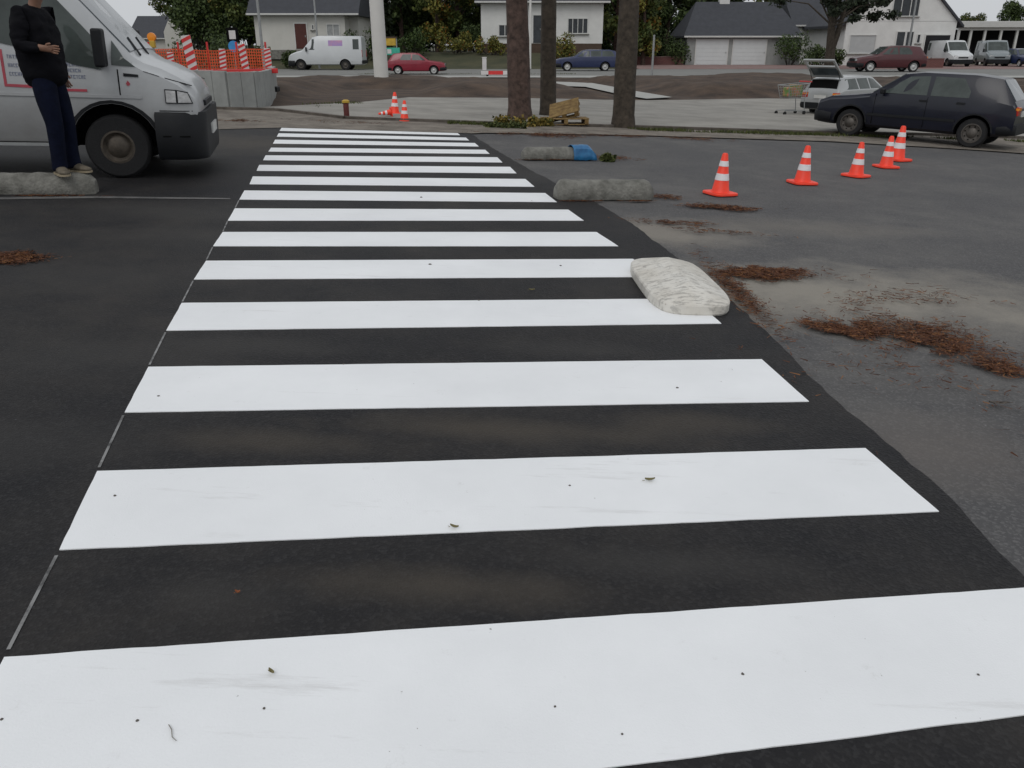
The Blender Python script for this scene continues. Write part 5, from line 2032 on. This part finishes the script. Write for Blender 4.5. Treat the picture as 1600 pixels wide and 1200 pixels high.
# ------------------------------------------------------------------ houses
class House:
    def __init__(s, name, label, Y, cat='house'):
        s.Y = Y
        s.root = thing(name, label, cat, (0, Y, 0))

    def X(s, px, py=70):
        return atY(px, py, s.Y).x

    def Z(s, py, px=800):
        return atY(px, py, s.Y).z

    def window(s, x0, x1, z0, z1, bars=1, glass='pane', frame='frame_white', sill=True, y=0.0):
        w = MB()
        t = .07
        w.box(((x0 + x1) / 2, y - .025, z1 - t / 2), (x1 - x0, .09, t)).box(((x0 + x1) / 2, y - .025, z0 + t / 2), (x1 - x0, .09, t))
        w.box((x0 + t / 2, y - .025, (z0 + z1) / 2), (t, .088, z1 - z0 - 2 * t)).box((x1 - t / 2, y - .025, (z0 + z1) / 2), (t, .088, z1 - z0 - 2 * t))
        for k in range(bars):
            x = x0 + (x1 - x0) * (k + 1) / (bars + 1)
            w.box((x, y - .025, (z0 + z1) / 2), (t * .8, .08, z1 - z0 - 2 * t))
        wo = w.build('window', M[frame], s.root)
        MB().box(((x0 + x1) / 2, y + .005, (z0 + z1) / 2), (x1 - x0 - t, .03, z1 - z0 - t)).build('pane', M[glass], wo)
        if sill:
            MB().box(((x0 + x1) / 2, y - .06, z0 - .03), (x1 - x0 + .2, .2, .06)).build('sill', M['concrete'], wo)
        return wo

    def door(s, x0, x1, z0, z1, mat, y=0.0, name='door', ribs=0):
        d = MB().box(((x0 + x1) / 2, y - .02, (z0 + z1) / 2), (x1 - x0, .07, z1 - z0))
        for k in range(ribs):
            z = z0 + (z1 - z0) * (k + .5) / ribs
            d.box(((x0 + x1) / 2, y - .062, z), (x1 - x0 - .04, .016, (z1 - z0) / ribs - .05))
        o = d.build(name, M[mat], s.root)
        fr = MB()
        t = .08
        fr.box((x0 - t / 2, y - .03, (z0 + z1) / 2), (t, .1, z1 - z0)).box((x1 + t / 2, y - .03, (z0 + z1) / 2), (t, .1, z1 - z0)).box(((x0 + x1) / 2, y - .03, z1 + t / 2), (x1 - x0 + 2 * t, .1, t))
        fr.build('frame', M['frame_white'], o)
        MB().box((x1 - .12, y - .08, (z0 + z1) / 2), (.05, .06, .14)).build('handle', M['galv'], o)
        return o

    def wall(s, x0, x1, z0, z1, depth, mat):
        return MB().box(((x0 + x1) / 2, depth / 2, (z0 + z1) / 2), (x1 - x0, depth, z1 - z0)).build('wall', M[mat], s.root)

    def roof_x(s, x0, x1, zeave, depth, rise, over=.5, mat='slate', hip=0.0):
        """ridge along x"""
        y0, y1, ym = -over, depth + over, depth / 2
        drop = .0
        v = [(x0 - over, y0, zeave), (x1 + over, y0, zeave), (x1 + over, y1, zeave), (x0 - over, y1, zeave), (x0 - over + hip, ym, zeave + rise), (x1 + over - hip, ym, zeave + rise)]
        lo = [(a, b, c - .16) for a, b, c in v[:4]]
        m = MB()
        m.add(v + lo, [(0, 1, 5, 4), (2, 3, 4, 5), (1, 2, 5), (3, 0, 4), (6, 7, 1, 0), (7, 8, 2, 1), (8, 9, 3, 2), (9, 6, 0, 3), (9, 8, 7, 6)])
        o = m.build('roof', M[mat], s.root)
        g = MB().box(((x0 + x1) / 2, y0 - .06, zeave - .08), (x1 - x0 + 2 * over, .12, .14)).build('gutter', M['fascia'], o, bevel=.02)
        return o

    def roof_y(s, x0, x1, zeave, depth, rise, over=.4, mat='slate'):
        """gable facing the camera"""
        xm = (x0 + x1) / 2
        k = over / ((x1 - x0) / 2) * rise
        th = .2
        sec = [(x0 - over, zeave - k), (xm, zeave + rise), (x1 + over, zeave - k), (x1 + over, zeave - k + th), (xm, zeave + rise + th * 1.3), (x0 - over, zeave - k + th)]
        a = [(x, -.25, z) for x, z in sec]
        b = [(x, depth + .25, z) for x, z in sec]
        o = MB().slab(a, b).build('roof', M[mat], s.root)
        g = [(x0, .0, zeave - .02), (x1, .0, zeave - .02), (xm, .0, zeave + rise)]
        MB().slab(g, [(x, depth, z) for x, _, z in g]).build('gable', M['rend2'], s.root)
        return o


h1 = House('white_house', 'low white house with a red brown door and dark roof behind the delivery van', 72)
x0, x1, z0, z1 = h1.X(401), h1.X(541), h1.Z(80), h1.Z(23)
h1.wall(x0, x1, z0 - .6, z1, 8, 'rend')
xr = h1.X(556)
MB().box(((x1 + xr) / 2 + .003, 4.9, (z0 + h1.Z(24)) / 2 - .3), (xr - x1, 6.2, h1.Z(24) - z0 + .6)).build('side_wing', M['rend'], h1.root)
h1.roof_x(x0, xr, z1 + .1, 8.3, 3.6, .45)
h1.door(h1.X(463), h1.X(481), h1.Z(76), h1.Z(37), 'brownwood')
h1.window(h1.X(489), h1.X(493.5), h1.Z(47), h1.Z(38), 0)
h1.window(h1.X(512), h1.X(533), h1.Z(57), h1.Z(37), 1, 'curtain')
MB().box(((x0 + x1) / 2, -.03, z0 - .25), (x1 - x0 + .02, .06, .7)).build('plinth', M['concrete'], h1.root)

h2 = House('white_house', 'white house half hidden by the two left pine trunks, with a barred window at right', 76)
x0, x1, z0, z1 = h2.X(752), h2.X(941), h2.Z(68), h2.Z(4)
h2.wall(x0, x1, z0, z1, 9, 'rend2')
h2.roof_x(x0, x1, z1 + .1, 9, 3.8, .5)
h2.window(h2.X(779), h2.X(799), h2.Z(57), h2.Z(38), 1)
h2.window(h2.X(886), h2.X(918), h2.Z(53), h2.Z(28), 3)
h2.door(h2.X(833), h2.X(846), h2.Z(67), h2.Z(24), 'pane')
MB().box(((x0 + x1) / 2, .15, z0 - .5), (x1 - x0 - .1, .3, 1.0)).build('plinth', M['brown_clad'], h2.root)

h3 = House('garage_block', 'low white double garage with dark slate roof and two white doors', 80, 'garage')
x0, x1, z0, z1 = h3.X(1073), h3.X(1252), -.4, h3.Z(57)
h3.wall(x0, x1, z0, z1, 7, 'panelcon')
o = h3.roof_x(x0, x1 - .3, z1 + .06, 7, h3.Z(6) - z1 + .25, .35, 'slate', 1.6)
h3.door(h3.X(1088), h3.X(1137), -.17, h3.Z(63), 'garage', name='garage_door', ribs=6)
h3.door(h3.X(1146), h3.X(1197), -.17, h3.Z(63), 'garage', name='garage_door', ribs=6)
xa = h3.X(1140)
MB().box((xa, 3.6, h3.Z(1)), (.9, .7, 1.4)).build('chimney', M['rend2'], o)

h4 = House('white_bungalow', 'white bungalow wall with a lantern window, behind the spreading pine', 88)
x0, x1, z0, z1 = h4.X(1240), h4.X(1330), -.4, h4.Z(40)
h4.wall(x0, x1, z0, z1, 7, 'rend2')
h4.roof_x(x0, x1, z1 + .06, 7, 2.6, .4)
h4.window(h4.X(1260), h4.X(1277), h4.Z(75), h4.Z(56), 1)

h5 = House('white_gabled_house', 'tall white gabled house with a dark garage opening at right', 78)
x0, x1, z0, z1 = h5.X(1318), h5.X(1489), -.4, h5.Z(33)
h5.wall(x0, x1, z0, z1, 10, 'rend2')
h5.roof_y(x0, x1, z1, 10, 4.5, .55)
h5.window(h5.X(1326), h5.X(1368), h5.Z(84), h5.Z(54), 0, 'shutter')
h5.window(h5.X(1385), h5.X(1427), h5.Z(26), h5.Z(-10), 2, 'pane')
h5.door(h5.X(1399), h5.X(1411), -.2, h5.Z(50), 'pane')
h5.door(h5.X(1414), h5.X(1424), -.2, h5.Z(50), 'pane')
h5.window(h5.X(1430), h5.X(1436.5), h5.Z(68), h5.Z(53), 0)
h5.door(h5.X(1444), h5.X(1482), -.2, h5.Z(55), 'inside_shade', name='garage_door')  # black slab painted as the shade inside the open garage

cp = House('carport', 'long flat roofed carport on white posts at the right edge', 86, 'carport')
x0, x1 = cp.X(1493), cp.X(1680)
MB().box(((x0 + x1) / 2, 3, cp.Z(38)), (x1 - x0, 6.6, .55)).build('roof', M['fascia'], cp.root, bevel=.03)
MB().box(((x0 + x1) / 2, .2, cp.Z(45)), (x1 - x0 - .1, .14, .25)).build('beam', M['rend2'], cp.root)
for px in (1496, 1515, 1537, 1562, 1587, 1613, 1640):
    MB().box((cp.X(px), .2, (cp.Z(46) - .3) / 2), (.2, .2, cp.Z(46) + .3)).build('post', M['frame_white'], cp.root)
MB().box(((x0 + x1) / 2, 6.2, (cp.Z(44) - .3) / 2), (x1 - x0, .2, cp.Z(44) + .3)).build('rear_wall', M['inside_shade'], cp.root)  # back wall coloured black for the shade under the roof

h6 = House('slate_roofed_house', 'distant house with a long dark roof and white gable above the van bonnet', 112)
x0, x1 = h6.X(206), h6.X(272)
zt, zr = h6.Z(60), h6.Z(24)
h6.wall(x0, x1, .2, zt, 8, 'rend')
o = h6.roof_x(x0, x1 - .4, zt + .05, 8, zr - zt, .4)
# white gable wing facing the camera obliquely
gx0, gx1 = h6.X(266), h6.X(303)
gm = (gx0 + gx1) / 2
h6g = [(gx0, -1.5, .2), (gx1, -1.5, .2), (gx1, -1.5, h6.Z(62)), (gx0 + .35 * (gx1 - gx0), -1.5, h6.Z(25)), (gx0, -1.5, h6.Z(50))]
MB().slab(h6g, [(a, b + 6, c) for a, b, c in h6g]).build('gable_wing', M['rend'], h6.root)

bw = thing('brick_wall', 'low red brick garden wall in front of the right white house', 'wall', (0, 70, 0))
xa, xb = atY(1330, 90, 70).x, atY(1475, 90, 70).x
MB().box(((xa + xb) / 2, 0, .1), (xb - xa, .25, .75)).build('masonry', M['brick'], bw)
MB().box(((xa + xb) / 2, 0, .50), (xb - xa + .05, .32, .06)).build('coping', M['pink'], bw)
bw2 = thing('brick_wall', 'low red brick wall between the third pine trunk and the garage', 'wall', (0, 80, 0))
xa, xb = atY(990, 90, 80).x, atY(1068, 90, 80).x
MB().box(((xa + xb) / 2, 0, .1), (xb - xa, .25, .75)).build('masonry', M['brick'], bw2)
MB().box(((xa + xb) / 2, 0, .50), (xb - xa + .05, .32, .06)).build('coping', M['pink'], bw2)

# ------------------------------------------------------------------ light
SUN_EL, SUN_AZ = 52, 200     # azimuth: direction the light comes from, clockwise from +Y
w = bpy.data.worlds.new('World')
scene.world = w
w.use_nodes = True
nt = w.node_tree
bg = nt.nodes['Background']
sky = nt.nodes.new('ShaderNodeTexSky')
sky.sky_type = 'NISHITA'
sky.sun_disc = False
sky.sun_elevation = R(SUN_EL)
sky.sun_rotation = R(SUN_AZ)
sky.dust_density = 5
sky.air_density = 1.5
hs = nt.nodes.new('ShaderNodeHueSaturation')
hs.inputs['Saturation'].default_value = .16
nt.links.new(sky.outputs[0], hs.inputs['Color'])
cl = mixcol(nt, hs.outputs[0], (5.7, 5.9, 6.15), .88)
nt.links.new(cl, bg.inputs['Color'])
bg.inputs['Strength'].default_value = .10
ld = bpy.data.lights.new('sun', 'SUN')
ld.energy = .6
ld.angle = R(35)
ld.color = (1, .97, .93)
sun = bpy.data.objects.new('sun', ld)
col.objects.link(sun)
dirv = Vector((math.sin(R(SUN_AZ)) * math.cos(R(SUN_EL)), math.cos(R(SUN_AZ)) * math.cos(R(SUN_EL)), math.sin(R(SUN_EL))))
sun.rotation_euler = dirv.to_track_quat('Z', 'Y').to_euler()
scene.view_settings.view_transform = 'Standard'
scene.view_settings.look = 'None'
scene.view_settings.exposure = .12
scene.view_settings.gamma = 1
